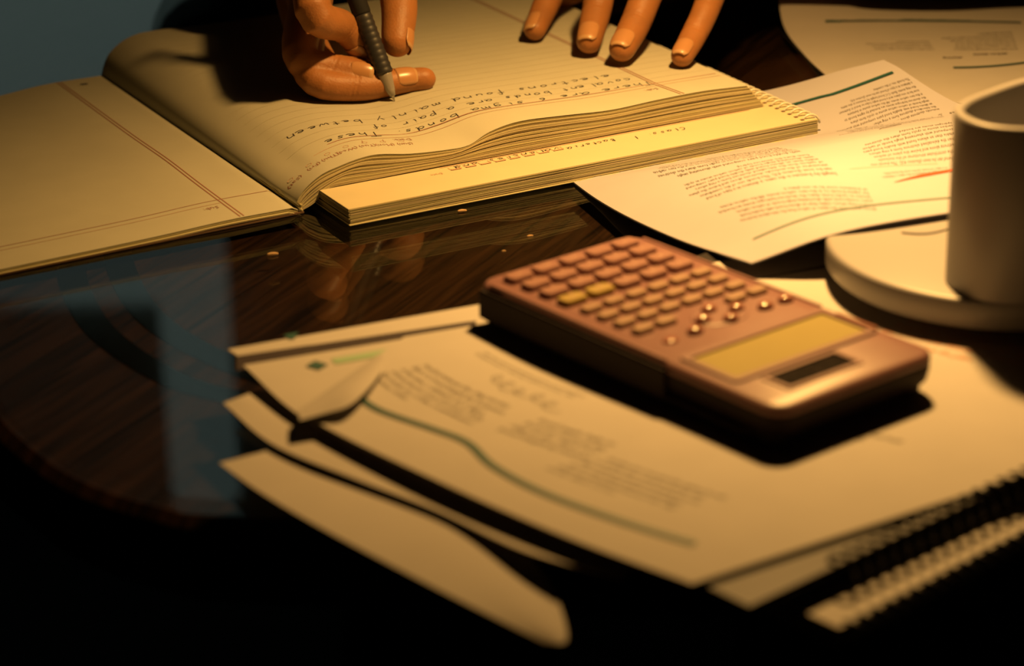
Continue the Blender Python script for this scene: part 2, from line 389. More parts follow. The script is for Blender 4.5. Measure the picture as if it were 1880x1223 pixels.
# ---- printed handout under the spiral notebook (built first: it lies lowest)
def under_book(p):
    r = p - NO; u = r @ NU; v = r @ NV
    dist = max(u - .250, -v, 0.0) if not (u < .252 and v > 0) else 0.0
    p = p.copy(); p[2] = min(max(p[2], .0006), .0012 + dist * .32); return p
DOC = Sheet([
 [(.0949, .0063, .0255), (.135, .012, .0368), (.200, .036, .0375), (.275, .062, .036)],
 [(.0680, .0750, .0120), (.118, .080, .0362), (.190, .095, .0370), (.262, .115, .034)],
 [(.0400, .1500, .0025), (.098, .155, .019), (.168, .165, .027), (.243, .178, .025)],
 [(.0140, .2220, .0010), (.075, .232, .0035), (.148, .240, .008), (.216, .242, .016)],
 [(-.012, .285, .001), (.060, .298, .001), (.126, .306, .004), (.188, .302, .022)]], under_book)
t_ = DOC
doc = empty('printed_handout', tuple(DOC(.5, .5)), 'printed white handout with teal and orange bars under the corner of the spiral notebook', 'paper')
docs = [DOC.mesh(40, 56, .0002, 'paper_sheet', M['handout'], doc, off=-.0005 * k) for k in range(2)]; dsh = docs[0]
LOREM = ("the two carbon atoms. All the carbon atoms in", "benzene now lie in one plane and a bond angle", "helps to bond in between the ring atoms. Each C-C",
 "bond length by benzene is the same, a distance in", "a type of bond can be seen (Section 4.5). The bonds", "one of the contributes structures of the molecule",
 "electrons above and below the plane of carbon", "then the delocalised electrons form a ring where", "stable than an alkene found with double bond pairs", "compound with alternating single bonds of carbon",
 "carbon atoms in cyclic form share the electrons", "hydrogen atoms are bonded by sigma bonds to it")
def para(n, w, seed):
    r = random.Random(seed); ws = ' '.join(LOREM).split(); i = r.randrange(len(ws)); out = []
    for k in range(n):
        l = ''
        while len(l) < w - 4: l += ws[i % len(ws)] + ' '; i += 1
        out.append(l.strip())
    if seed % 2: out[-1] = out[-1][:w // 2]
    return '\n'.join(out)
def quad_text(mb, S, rn, ln, rf, lf, n, w, seed, body=None, bold=0.0, off=.00022):
    """n lines of w letters filling the quadrilateral rn-ln (first line) .. rf-lf (last line), in sheet coordinates"""
    rn, ln, rf, lf = [np.array(a, float) for a in (rn, ln, rf, lf)]
    lines = (body or para(n, w, seed)).split('\n')
    for k, l in enumerate(lines):
        V, Fc = text2d(l, 1.0, bold=bold)
        def fn(x, y, k=k):
            a = x / (w * .53); b = (k + .75 - y * .85) / max(1, len(lines))
            q = (rn * (1 - a) + ln * a) * (1 - b) + (rf * (1 - a) + lf * a) * b
            return S(q[0], q[1], off)
        mb.add([fn(x, y) for x, y in V], Fc, 0)
mb = MB()
quad_text(mb, DOC, (.42, .045), (.06, .19), (.44, .14), (.05, .33), 6, 66, 9)
quad_text(mb, DOC, (.413, .205), (.05, .34), (.45, .40), (.10, .47), 7, 62, 3)
quad_text(mb, DOC, (.455, .42), (.095, .49), (.50, .60), (.14, .64), 6, 60, 5)
quad_text(mb, DOC, (.66, .24), (.44, .235), (.875, .60), (.488, .39), 8, 50, 7)
quad_text(mb, DOC, (.62, .185), (.46, .165), (.63, .215), (.455, .20), 2, 44, 8)
quad_text(mb, DOC, (.905, .665), (.60, .625), (.93, .71), (.63, .69), 3, 64, 10)
quad_text(mb, DOC, (.94, .725), (.645, .70), (.990, .905), (.745, .870), 10, 60, 11)
quad_text(mb, DOC, (.985, .70), (.92, .685), (.99, .715), (.925, .70), 1, 10, 1, 'Figure 4.5', .03)
mb.build('printed_text', [M['printink']], dsh, fix=False)
mb = MB(); ribbon(mb, [DOC(s, .088 - (s - .1) * .055, .0003) for s in np.linspace(.1, .80, 40)], .0012); mb.build('print_or_shade_bar', M['tealpale'], dsh)
mb = MB(); ribbon(mb, [DOC(s, .905 + max(0, s - .80) * .17, .0003) for s in np.linspace(.55, .975, 40)], .0032); mb.build('print_or_shade_bar', M['teal'], dsh)
mb = MB(); V = []
for k in range(21):
    s_ = .50 + .18 * k / 20; t0 = .150 + .05 * k / 20; h = .0010 + .0105 * min(1, k / 7)
    V += [DOC(s_, t0, .0003), DOC(s_ , t0 + h, .0003)]
mb.add(V, [(2 * k, 2 * k + 1, 2 * k + 3, 2 * k + 2) for k in range(20)]); mb.build('print_or_shade_bar', M['orange'], dsh)
mb = MB(); th = np.linspace(0, 2 * math.pi, 40)
ribbon(mb, [DOC(.765 + .035 * math.cos(a), .635 + .008 * math.sin(a) + .02 * math.cos(a), .0003) for a in th], .0004); mb.build('drawn_oval', M['printink'], dsh)
# thin frame line of a box near the foot of the page
mb = MB(); ribbon(mb, [DOC(s, .235, .0003) for s in np.linspace(.45, .62, 10)], .0004); mb.build('box_outline', M['pinkline'], dsh)

# ---- handout further back on the right
TD = Sheet([
 [(.165, .328, .0035), (.235, .284, .0012), (.31, .25, .001), (.38, .24, .001)],
 [(.158, .380, .0012), (.23, .362, .001), (.31, .35, .001), (.39, .34, .001)],
 [(.152, .432, .003), (.235, .425, .001), (.32, .42, .001), (.40, .41, .001)],
 [(.153, .480, .012), (.24, .492, .004), (.33, .49, .001), (.41, .48, .001)]])
td = empty('printed_handout', (.27, .40, 0), 'printed sheet with thin dark teal lines lying behind, under the resting forearm', 'paper')
tsh = TD.mesh(30, 30, .0002, 'paper_sheet', M['print'], td)
TD.mesh(30, 30, .0002, 'paper_sheet', M['print'], td, off=-.0004)
mb = MB()
quad_text(mb, TD, (.32, .45), (.12, .42), (.31, .56), (.13, .54), 4, 44, 13)
quad_text(mb, TD, (.50, .46), (.32, .45), (.49, .66), (.30, .62), 6, 44, 15)
mb.build('printed_text', M['printink'], tsh, fix=False); mb = MB()
quad_text(mb, TD, (.475, .415), (.39, .40), (.475, .445), (.39, .43), 1, 12, 1, 'carbon atoms', .03)
mb.build('printed_heading', M['printink'], tsh, fix=False); mb = MB()
quad_text(mb, TD, (.375, .375), (.31, .36), (.375, .40), (.31, .385), 1, 8, 1, 'sharing', .03)
mb.build('printed_heading', M['printink'], tsh, fix=False)
def drop(p, S):
    best = None
    for i in range(31):
        for j in range(31):
            q = S(i / 30, j / 30); d = (q[0] - p[0]) ** 2 + (q[1] - p[1]) ** 2
            if best is None or d < best[0]: best = (d, q[2])
    return best[1]
for P, w in (([at(x, 43 - (x - 1515) * .012 - 4 * math.sin((x - 1515) / 120), .0024) for x in range(1515, 1881, 12)], .0022),
             ([at(x, 123 - ((x - 1750) / 130) ** 2 * 9, .0017) for x in range(1750, 1891, 10)], .0021)):
    mb = MB(); ribbon(mb, P, w); mb.v = [(p[0], p[1], drop(p, TD) + .0006) for p in mb.v]; mb.build('print_or_shade_bar', M['teal'], tsh)

# ---- spiral notebook (lower)
sn = empty('spiral_notebook', tuple(nb(125, 120, 0)), 'white coil bound notebook lying closed under the open notebook', 'notebook')
def leaf_mesh(mb, fn, u0, u1, v0, v1, th, nu, nv, mi=0, us=None):
    us = us if us is not None else [u0 + (u1 - u0) * i / nu for i in range(nu + 1)]
    vs = [v0 + (v1 - v0) * j / nv for j in range(nv + 1)]
    T = [[fn(u, v) for u in us] for v in vs]; w = len(us)
    V = [p for r in T for p in r]; n = len(V)
    V2 = [p - np.array([0, 0, th]) for p in V]
    Fc = []
    for j in range(len(vs) - 1):
        for i in range(w - 1):
            a = j * w + i; q = (a, a + 1, a + w + 1, a + w); Fc.append(q); Fc.append(tuple(k + n for k in q[::-1]))
    rim = list(range(w)) + [j * w + w - 1 for j in range(1, len(vs))] + [(len(vs) - 1) * w + i for i in range(w - 2, -1, -1)] + [j * w for j in range(len(vs) - 2, 0, -1)]
    for a, b in zip(rim, rim[1:] + rim[:1]): Fc.append((a, a + n, b + n, b))
    mb.add(V + V2, Fc, mi)
mb = MB(); NL = 22
bases = []
for k in range(NL):
    f = (k + 1) / NL
    ph, am = rng.uniform(0, 6), rng.uniform(.05, .22)
    off = rng.uniform(-.2, .12) + (.5 if k in (8, 15) else 0); z = 1.9 + 6.9 * f
    fn = lambda u, v, z=z, ph=ph, am=am, f=f: nb(u, v, z + am * math.sin(u / 22 + ph) * (1 if f < .95 else 0) - .8 * (1 - f) * math.exp(-u / 40) + (1 - f) * -.2)
    leaf_mesh(mb, fn, .4 + rng.uniform(-.6, .6) if k < NL - 1 else 0, 250, off if k < NL - 1 else 0, 242, .0003 if rng.rand() > .2 else .00022, 26, 3, int(rng.randint(0, 3)) if k < NL - 1 else 0)
mb.build('page_block', [M['paper'], M['paper_b'], M['paper_c']], sn)
mb = MB(); leaf_mesh(mb, lambda u, v: nb(u, v, 1.55), 0, 251, -.6, 243, .0003, 20, 3); mb.build('back_cover', M['paper_b'], sn)
pts = []
for k in range(int(242 / 5.4 * 14)):
    a = 2 * math.pi * k / 14; v = 1.5 + 5.4 * k / 14
    pts.append(nb(247.5 + 4.6 * math.cos(a), v, 6.2 + 4.6 * math.sin(a)))
mb = MB(); mb.tube(pts, .00062, 6); cl = mb.build('coil', M['whitewire'], sn, smooth=True)
mb = MB()
for k in range(44):
    v = 2.6 + 5.4 * k; mb.prism([tuple(nb(242.6 + a, v + b, 0)[:2]) for a, b in ((-.9, -.9), (.9, -.9), (.9, .9), (-.9, .9))], .0090, .00903)
mb.build('punched_holes', M['cover'], sn)
hf = lambda u0, v0: (lambda x, y: nb(u0 - x * 1000, v0 - y * 1000, 9.08))
mb = MB()
handwrite(mb, 'Class: 1', 0, 0, .030, .0019, hf(188, 23.0), .00036, 0, 3)
handwrite(mb, 'Bacteria', 0, 0, .026, .0019, hf(150, 25.0), .00036, 0, 4)
handwrite(mb, 'valencies and', 0, 0, .056, .0020, hf(122, 28.0), .00036, 0, 5)
mb.build('handwriting', M['ink'], sn, fix=False)
mb = MB()
for k in range(8):
    u = 66 + 7.7 * k
    ribbon(mb, [nb(a, b, 9.1) for a, b in ((u - 2.6, 27.5), (u - 2.6, 23.6))], .0003)
    ribbon(mb, [nb(a, b, 9.1) for a, b in ((u + 2.6, 27.5), (u + 2.6, 23.6))], .0003)
    ribbon(mb, [nb(a, b, 9.1) for a, b in ((u - 2.6, 23.9), (u + 2.6, 23.9))], .0011)
ribbon(mb, [nb(u, 29.2, 9.1) for u in range(60, 240, 10)], .0004)
put_text(mb, 'Date', .0030, hf(58, 23.2)); mb.build('printed_header', M['pinkline'], sn, fix=False)

# ---- open notebook (upper)
on = empty('open_notebook', tuple(nb(-10, 150, 0)), 'open thick ruled notebook with handwriting, lying across the coil bound notebook', 'notebook')
K = 17
ps = [0, .012, .04, .085, .125, .17, .21, .27, .34, .39, .44, .50, .58, .68, .78, .89, 1.0]
TN = [(-10, 3), (-11.3, 5.5), (-7, 11), (1, 16), (9.6, 18.4), (20, 20.4), (30, 20.7), (46, 18.2), (64, 16.9), (76, 17.2), (87, 21.8), (103, 24.2), (127, 23.1), (152, 21.6), (178, 22.4), (204, 22.6), (229, 21.2)]
TM = [(-10, 2.6), (-10.5, 5), (-6, 9), (1, 13), (7, 16.8), (17, 20), (28, 21.4), (42, 20.2), (58, 18.2), (73, 19.8), (90, 22.8), (104, 23.2), (129, 22.4), (153, 21.6), (178, 21.2), (204, 21.0), (230, 20.6)]
TF = [(-13.5, 3), (-11.5, 9), (-8, 14.5), (-1, 19.6), (8, 22.5), (18, 22.9), (30, 22.6), (44, 22.1), (60, 21.8), (74, 21.6), (90, 21.5), (105, 21.5), (129, 21.4), (153, 21.3), (178, 21.2), (204, 21.0), (231, 20.6)]
BN = [(-9.5, 1.2), (-8, 1.6), (-5, 2.6), (-2, 4.2), (.5, 6.4), (3, 8.4), (7, 9.7), (25, 9.7), (45, 9.7), (62, 9.7), (80, 9.7), (98, 9.7), (125, 9.7), (150, 9.7), (180, 9.7), (210, 9.7), (239, 9.7)]
TN, TM, TF, BN = [np.array(a, float) for a in (TN, TM, TF, BN)]
def top_curve(v):
    if v <= 57: f = (v - 30) / 27.0; f = max(0, f); return TN * (1 - f) + TM * f
    f = (v - 57) / 215.0; f = f ** .6; return TM * (1 - f) + TF * f
def leaf_pt(k, f, v, dz=0):
    """k continuous control index along the page, f 0 bottom..1 top"""
    C = BN * (1 - f) + top_curve(v) * f
    p = crom(C, k / (K - 1)); return nb(p[0], v, p[1] + dz)
def page_pt(u, v, dz=0.12):
    C = top_curve(v)
    D = DENSE.get(round(v, 1))
    if D is None:
        D = np.array([crom(C, i / 200) for i in range(201)]); DENSE[round(v, 1)] = D
    z = np.interp(u, D[6:, 0], D[6:, 1]); return nb(u, v, z + dz)
DENSE = {}
ths = [.00033 if rng.rand() > .22 else .00024 for _ in range(40)]
mb = MB(); NLF = 34; ks = np.linspace(0, K - 1, 49)
for q in range(NLF):
    f = q / NLF * .985; am = rng.uniform(0, .16); ph = rng.uniform(0, 6)
    voff = rng.uniform(-.2, .12) + (.7 if q in (12, 21) else 0) + (-.3 if q == 24 else 0)
    fn = lambda k, v, f=f, am=am, ph=ph: leaf_pt(k, f, v, am * math.sin(k * 1.3 + ph) * min(1, k / 6))
    vs0 = 30.3 + voff
    us = list(ks)
    leaf_mesh(mb, fn, 0, K - 1, vs0, 272 + rng.uniform(-.5, .5), ths.pop(), 48, 10, int(rng.choice([0, 0, 1, 2])), us=us)
mb.build('page_block', [M['paper'], M['paper_b'], M['paper_c']], on)
mb = MB(); leaf_mesh(mb, lambda k, v: leaf_pt(k, 1.0, v), 0, K - 1, 30, 272, .00018, 80, 24)
tp = mb.build('top_page', M['print'], on, smooth=True); tp.data.set_sharp_from_angle(angle=math.radians(40))
M['notepage'] = mat('ruled_page_paper', (0.57, 0.56, 0.46), 0.75, 0.03, 60, spec=0.2); tp.data.materials[0] = M['notepage']
pf = lambda u0, v0: (lambda x, y: page_pt(u0 - x * 1000, v0 - y * 1000))
mb = MB()
def uline(v, u0, u1, w, mi, n=90, dz=.14): ribbon(mb, [page_pt(u, v, dz) for u in np.linspace(u0, u1, n)], w, mi)
uline(56.8, -9, 228, .0007, 0); uline(52.5, -2, 228, .0003, 1)
ribbon(mb, [page_pt(192.5 - .9, v, .15) for v in np.linspace(31, 271, 80)], .0006, 0); ribbon(mb, [page_pt(192.5 + .9, v, .15) for v in np.linspace(31, 271, 80)], .0006, 0)
put_text(mb, 'Sub:', .0045, pf(189, 49), 0); put_text(mb, 'Date:    /        /', .0042, pf(56, 50.5), 0)
for k, d in enumerate(('Sun', 'Mon', 'Tue', 'Wed', 'Thu', 'Fri', 'Sat')):
    put_text(mb, '(%s)' % d, .0040, pf(54 - 9.4 * k, 44.3), 0)
    ribbon(mb, [page_pt(50 - 9.4 * k + 1.3 * math.cos(a), 47.5 + 1.2 * math.sin(a), .14) for a in np.linspace(0, 6.28, 14)], .0002, 1)
mb.build('printed_ruling', [M['redline'], M['pinkline']], tp, fix=False)
mb = MB()
for k in range(24): uline(65 + 8.3 * k, 0, 226, .00018, 0, 70, .10)
mb.build('faint_ruled_lines', M['faint'], tp, fix=False)
mb = MB()
handwrite(mb, 'There are 6 sigma bonds. These', 0, 0, .178, .0027, pf(193, 61.5), .00050, 0, 11)
handwrite(mb, 'covalent bonds are a pair of', 0, 0, .143, .0027, pf(187, 71.5), .00050, 0, 12)
handwrite(mb, 'electrons found mainly between', 0, 0, .176, .0027, pf(181, 82.0), .00050, 0, 13)
mb.build('handwriting', M['ink'], tp, fix=False)
# left side: loose pages and cover flat on the table
def flap(u, v, z0=0):
    s = (-10 - u) / 235.0
    vv = v - 0.045 * max(0, -10 - u) * 1.0 * .55 - .12 * (v / 272.0) * max(0, -10 - u) * .75
    hump = 3.4 + 1.6 * math.exp(-((u + 45) / 25) ** 2) * (.4 + .6 * v / 272) + .8 * math.exp(-((v - 120) / 30) ** 2) * min(1, max(0, -10 - u) / 30) - 1.2 * s
    edge = min(1.0, (max(0, -10 - u)) / 7.0 + .35)
    return nb(u, vv, hump * edge + z0)
mb = MB()
for k in range(5):
    leaf_mesh(mb, lambda u, v, k=k: flap(u, v, -.45 * k - .25), -245 + k * .8, -10.5, 29.5 - k * .35 + rng.uniform(-.3, .3), 271, .0002, 40, 20, int(rng.randint(0, 3)))
mb.build('left_pages', [M['paper'], M['paper_b'], M['paper_c']], on)
mb = MB(); leaf_mesh(mb, flap, -246, -10.5, 29, 271, .0002, 60, 30)
lp = mb.build('left_page', M['notepage'], on, smooth=True); lp.data.set_sharp_from_angle(angle=math.radians(40))
mb = MB(); leaf_mesh(mb, lambda u, v: flap(u, v, 0) * np.array([1, 1, 0]) + np.array([0, 0, .0010]), -247, -9, 28, 273, .0007, 30, 10); mb.build('cover', M['cover'], on)
mb = MB()
for d in (-.9, .9): ribbon(mb, [flap(-38.5 + d, v, .12) for v in np.linspace(30, 270, 80)], .0006, 0)
ribbon(mb, [flap(u, 56, .12) for u in np.linspace(-245, -12, 90)], .0005, 0); ribbon(mb, [flap(u, 51.5, .12) for u in np.linspace(-245, -40, 90)], .0003, 1)
put_text(mb, 'Sub:', .0045, lambda x, y: flap(-42.5 - x * 1000, 48.5 - y * 1000, .13), 0)
mb.build('printed_ruling', [M['redline'], M['pinkline']], lp, fix=False)
mb = MB(); ribbon(mb, [flap(-28 + 1.5 * math.cos(a), 259 + 1.8 * math.sin(a), .14) for a in (0, 1, 2, 3)], .0022); mb.build('ink_mark', M['ink'], lp)
mb = MB()
for q in range(9):
    mb.tube([nb(-10.5 + rng.uniform(-.4, 1.2), v, 1.6 + .35 * q + .4 * math.sin(v / 9 + q)) for v in np.linspace(28.5, 272, 30)], .00035, 5, 0)
mb.build('spine', M['paper_c'], on)

# ================================================================ NEAR STACK
Z = .018
def A3(px, py, z): p = at(px, py, z); return (p[0], p[1], p[2])
# coil bound white pad, lowest of the stack
def oriented(o, ang):
    c, s = math.cos(ang), math.sin(ang)
    return lambda a, b, z: np.array([o[0] + a * c - b * s, o[1] + a * s + b * c, z])
def coil(mb, fr, L, zc, r, pitch, wr, y=0.0, seg=12):
    pts = [fr(pitch * (.5 + k / seg), y + r * math.cos(2 * math.pi * k / seg), zc + r * math.sin(2 * math.pi * k / seg)) for k in range(int((L / pitch - 1) * seg))]
    mb.tube(pts, wr, 6)
pa = empty('spiral_pad', (.15, -.18, 0), 'blank white coil bound pad at the very bottom of the near stack', 'notepad')
_a, _b = at(1542, 1148, .0095), at(1876, 972, .0095); frA = oriented(_a[:2], math.atan2(_b[1] - _a[1], _b[0] - _a[0]))
mb = MB()
for k in range(8):
    d = rng.uniform(0, .0006); leaf_mesh(mb, lambda a, b, k=k: frA(a, b, .0018 + .00096 * k), 0, .25, d, .17, .0008, 20, 4, int(rng.randint(0, 2)))
mb.build('page_block', [M['print'], M['paper']], pa)
mb = MB(); coil(mb, frA, .25, .0045, .0046, .0062, .0009, -.0012); mb.build('coil', M['blackwire'], pa, smooth=True)
# sheet curling over the table edge
bs = Sheet([
 [A3(403, 850, .0095), A3(480, 905, .0095), A3(600, 975, .0095), A3(800, 1080, .007), A3(1000, 1180, .000)],
 [A3(450, 838, .0100), A3(560, 876, .0100), A3(690, 938, .0104), A3(860, 1028, .009), A3(1040, 1176, .001)],
 [A3(500, 824, .0100), A3(640, 856, .0102), A3(780, 905, .0108), A3(908, 968, .0105), A3(1028, 1112, .004)],
 [A3(560, 796, .0100), A3(700, 826, .0102), A3(840, 876, .0104), A3(925, 950, .0104), A3(1000, 1056, .0070)]])
b0 = bs.mesh(40, 24, .0002, 'loose_sheet', M['print'], origin=tuple(at(600, 900, .002)))
tag(b0, 'blank white sheet at the front left, curling down over the table edge', 'paper')
# middle sheet, its strip shows between two dark bands
cs = Sheet([
 [A3(410, 740, .0125), A3(500, 815, .0125), A3(650, 878, .0130), A3(800, 936, .0132), A3(960, 1010, .0134), A3(1140, 1062, .0134)],
 [A3(440, 729, .0133), A3(545, 780, .0132), A3(680, 845, .0132), A3(830, 912, .0132), A3(985, 983, .0134), A3(1200, 1030, .0134)],
 [A3(475, 716, .0130), A3(600, 741, .0130), A3(740, 796, .0131), A3(900, 857, .0132), A3(1080, 928, .0134), A3(1270, 983, .0134)]])
c0 = cs.mesh(50, 14, .0004, 'loose_sheet', M['print'], origin=tuple(at(700, 850, .0095)))
tag(c0, 'narrow showing white sheet sandwiched below the black notebook on its left side', 'paper')
# black spiral notebook
bk = empty('spiral_notebook', (.1, -.12, .009), 'black coil bound notebook carrying the printed sheets and the calculator', 'notebook')
_a, _b = at(1530, 1055, .0148), at(1854, 902, .0148); frB = oriented(_a[:2], math.atan2(_b[1] - _a[1], _b[0] - _a[0]))
mb = MB(); mb.box((-.036, .0015, .0139), (.260, .224, .0145), 0, frB); mb.build('back_cover', M['black'], bk)
mb = MB()
for k in range(3):
    leaf_mesh(mb, lambda a, b, k=k: frB(a, b, .0150 + .00042 * k), -.033, .258, .004 + rng.uniform(0, .0006), .220, .0003, 10, 4, int(rng.randint(0, 2)))
mb.build('page_block', [M['paper_b'], M['paper_c']], bk)
mb = MB(); mb.box((-.036, .0015, .0160), (.260, .224, .0164), 0, frB); mb.build('front_cover', M['black'], bk)
mb = MB(); coil(mb, frB, .297, .0148, .0044, .0062, .0009, .0010); mb.build('coil', M['blackwire'], bk, smooth=True)

# printed sheets. s: from the left edge to the right, t: from far corner F to near corner N
def stacksheet(dz, left, RV, dip=.0):
    G = []
    for j, (x, y, z) in enumerate(left):
        f = j / (len(left) - 1); rv = np.array(RV[0]) * (1 - f) + np.array(RV[1]) * f
        G.append([(x + rv[0] * q, y + rv[1] * q, z + dz - (.0 if q else 0)) for q in (0, .12, .3, .5, .75, 1.0)])
    return Sheet(G)
LE = [(-.099, -.072, .0172), (-.073, -.118, .0155), (-.027, -.1735, .0168), (.014, -.216, .0172), (.0525, -.2495, .0168)]
LF = [(-.1065, -.053, .0172), (-.076, -.097, .0162), (-.025, -.158, .0162), (.018, -.205, .0163), (.058, -.238, .0163)]
RV = [(.272, .107), (.252, .160)]
se = stacksheet(-.0002, LF, [(.268, .118), (.252, .165)])
e0 = se.mesh(40, 40, .0002, 'loose_sheet', M['print'], origin=tuple(at(600, 620, .0166)))
tag(e0, 'white sheet lowest of the printed sheets, its far edge showing as a pale strip', 'paper')
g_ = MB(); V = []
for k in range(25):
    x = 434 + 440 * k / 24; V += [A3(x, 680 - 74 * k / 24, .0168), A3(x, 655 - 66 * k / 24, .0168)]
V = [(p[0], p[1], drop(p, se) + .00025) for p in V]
g_.add(V, [(2 * k, 2 * k + 1, 2 * k + 3, 2 * k + 2) for k in range(24)]); g_.build('print_or_shade_bar', M['gapshade'], e0)  # shaded gap at the next sheet's far edge, painted on as a dark strip
g_ = MB(); V = [A3(x, y, .0168) for x, y in ((521, 617), (548, 612), (541, 624), (531, 625))]; V = [(p[0], p[1], drop(p, se) + .0003) for p in V]
g_.add(V, [(0, 1, 2, 3)]); g_.build('ink_mark', M['teal'], e0)
sf = stacksheet(.0012, LE, RV)
f1 = empty('printed_sheet', tuple(at(560, 690, Z)), 'printed sheet with a pale green bar showing under the folded corner', 'paper')
fsh = sf.mesh(40, 40, .0002, 'paper_sheet', M['print'], f1)
g_ = MB(); ribbon(g_, [np.array(A3(612 + 240 * k / 10, 662 - 42 * k / 10 , .0186)) for k in range(11)], .0048); g_.v = [(p[0], p[1], drop(p, sf) + .0003) for p in g_.v]; g_.build('print_or_shade_bar', M['green'], fsh)
g_ = MB(); ribbon(g_, [np.array(A3(570 + 24 * k, 666 + 6 * k, .0186)) for k in range(2)], .0058); g_.v = [(p[0], p[1], drop(p, sf) + .0003) for p in g_.v]; g_.build('printed_mark', M['teal'], fsh)
LD = [(-.0985, -.0725, .0195), (-.072, -.119, .0180), (-.026, -.1745, .0190), (.015, -.217, .0190), (.0535, -.2500, .0184)]
sd_ = stacksheet(.0, LD, RV)
top = empty('printed_sheet', tuple(at(900, 800, Z)), 'top printed sheet with one long dark teal line and a folded corner, under the calculator', 'paper')
FA, FB = at(697, 648, .0196), at(545, 752, .0190)
d_ = (FB - FA); d_[2] = 0; d_ /= np.linalg.norm(d_); nrm = np.array([d_[1], -d_[0], 0])
if (np.array([-.099, -.072, .02]) - FA) @ nrm < 0: nrm = -nrm
psh = sd_.mesh(60, 60, .0002, 'paper_sheet', M['print'], top, cut=(FA, nrm))
# folded corner, lying back over the sheet
Fc_ = at(470, 668, .0196); q = Fc_ - FA; along = q @ d_; across = q @ nrm
tip_ = np.array(at(655, 727, .026)); G = []
for j in range(5):
    f = j / 4; base = FA * (1 - f) + FB * f; base[2] = drop(base, sd_) + .0004
    row = []
    for i in range(4):
        g = i / 3; lift = .0045 * math.sin(min(1, g * 1.1) * math.pi * .62)
        w_ = 1 - abs(f - .42) * 1.15
        p = base * (1 - g) + (base + (tip_ - (FA * .58 + FB * .42)) * max(.12, w_)) * g
        p[2] = base[2] + lift * max(.15, w_); row.append(p)
    G.append(row)
Sheet(G).mesh(10, 16, .0002, 'folded_corner', M['print'], top)
TL = [(.145, .20), (.138, .27), (.160, .36), (.165, .42), (.128, .50), (.112, .61), (.122, .76), (.136, .89)]
g_ = MB(); ribbon(g_, [sd_(*crom(TL, k / 60), .0004) for k in range(61)], .0030); g_.build('print_or_shade_bar', M['teal'], psh)
g_ = MB(); quad_text(g_, sd_, (.30, .14), (.315, .42), (.20, .14), (.195, .45), 6, 34, 21); g_.build('printed_text', M['printink'], psh, fix=False)
g_ = MB(); quad_text(g_, sd_, (.385, .13), (.405, .44), (.365, .13), (.385, .44), 2, 50, 26); g_.build('printed_text', M['printink'], psh, fix=False)
g_ = MB(); quad_text(g_, sd_, (.31, .40), (.33, .58), (.23, .40), (.25, .58), 4, 22, 22); g_.build('printed_text', M['printink'], psh, fix=False)
g_ = MB(); quad_text(g_, sd_, (.285, .56), (.30, .86), (.185, .54), (.20, .84), 6, 36, 23); g_.build('printed_text', M['printink'], psh, fix=False)
g_ = MB(); quad_text(g_, sd_, (.45, .62), (.46, .74), (.42, .62), (.43, .74), 2, 16, 24); g_.build('printed_text', M['printink'], psh, fix=False)
g_ = MB(); quad_text(g_, sd_, (.56, .66), (.57, .80), (.52, .66), (.53, .80), 2, 18, 27); g_.build('printed_text', M['printink'], psh, fix=False)
g_ = MB()
ribbon(g_, [sd_(.345 + .010 * math.sin(a * 1.0) + .004 * math.sin(a * .37), .235 + .145 * a / 31 + .012 * math.cos(a), .0004) for a in np.linspace(0, 31, 150)], .00035)
g_.build('pencil_scribble', M['printink'], psh, fix=False)
g_ = MB()
quad_text(g_, sd_, (.90, .30), (.93, .72), (.76, .36), (.79, .78), 7, 52, 31)
g_.build('orange_text', M['orangetext'], psh, fix=False)

# ================================================================ DESK LAMP
LZ = .0215
lamp = empty('desk_lamp', (.193, .003, LZ), 'white desk lamp with a thick round base and an open pen cup', 'lamp')
LC = np.array([.193, .003]); LR = .0690
mb = MB(); prof = [(LR - .010, LZ), (LR - .010, LZ + .002), (LR - .0012, LZ + .002), (LR, LZ + .0035), (LR, .0335), (LR - .0006, .0345), (LR - .002, .0350)]
V = []; Fc = []; SEG = 96
for r, z in prof: V += [(LC[0] + r * math.cos(2 * math.pi * k / SEG), LC[1] + r * math.sin(2 * math.pi * k / SEG), z) for k in range(SEG)]
for j in range(len(prof) - 1):
    for k in range(SEG): Fc.append((j * SEG + k, j * SEG + (k + 1) % SEG, (j + 1) * SEG + (k + 1) % SEG, (j + 1) * SEG + k))
Fc.append(tuple(range(SEG))[::-1]); Fc.append(tuple(range((len(prof) - 1) * SEG, len(prof) * SEG)))
mb.add(V, Fc); bo = mb.build('base', M['white'], lamp, smooth=True); bo.data.set_sharp_from_angle(angle=math.radians(50))
mb = MB(); mb.tube([(LC[0], LC[1], .0188), (LC[0], LC[1], LZ + .001)], LR - .013, 48); mb.build('rubber_foot', M['rubber'], lamp)
CUP = closed([(.1632, -.045), (.1672, -.031), (.180, -.0165), (.196, -.0025), (.212, .004), (.227, -.003), (.2325, -.026), (.226, -.050), (.206, -.0635), (.186, -.0668), (.1705, -.0605)], 6)
cc = CUP.mean(0)
mb = MB(); n = len(CUP)
def ring(d, z): return [(p[0], p[1], z) for p in offset(CUP, d)]
layers = [ring(-.0006, .0350), ring(0, .0358), ring(0, .1010), ring(-.0004, .1020), ring(-.0014, .1024), ring(-.0034, .1022), ring(-.0042, .1012), ring(-.0042, .040)]
V = [p for l in layers for p in l]; Fc = [(j * n + k, j * n + (k + 1) % n, (j + 1) * n + (k + 1) % n, (j + 1) * n + k) for j in range(len(layers) - 1) for k in range(n)]
Fc += [tuple(range(n)), tuple(range((len(layers) - 1) * n, len(layers) * n))]
mb.add(V, Fc); cu = mb.build('pen_cup', M['white'], lamp, smooth=True); cu.data.set_sharp_from_angle(angle=math.radians(60))
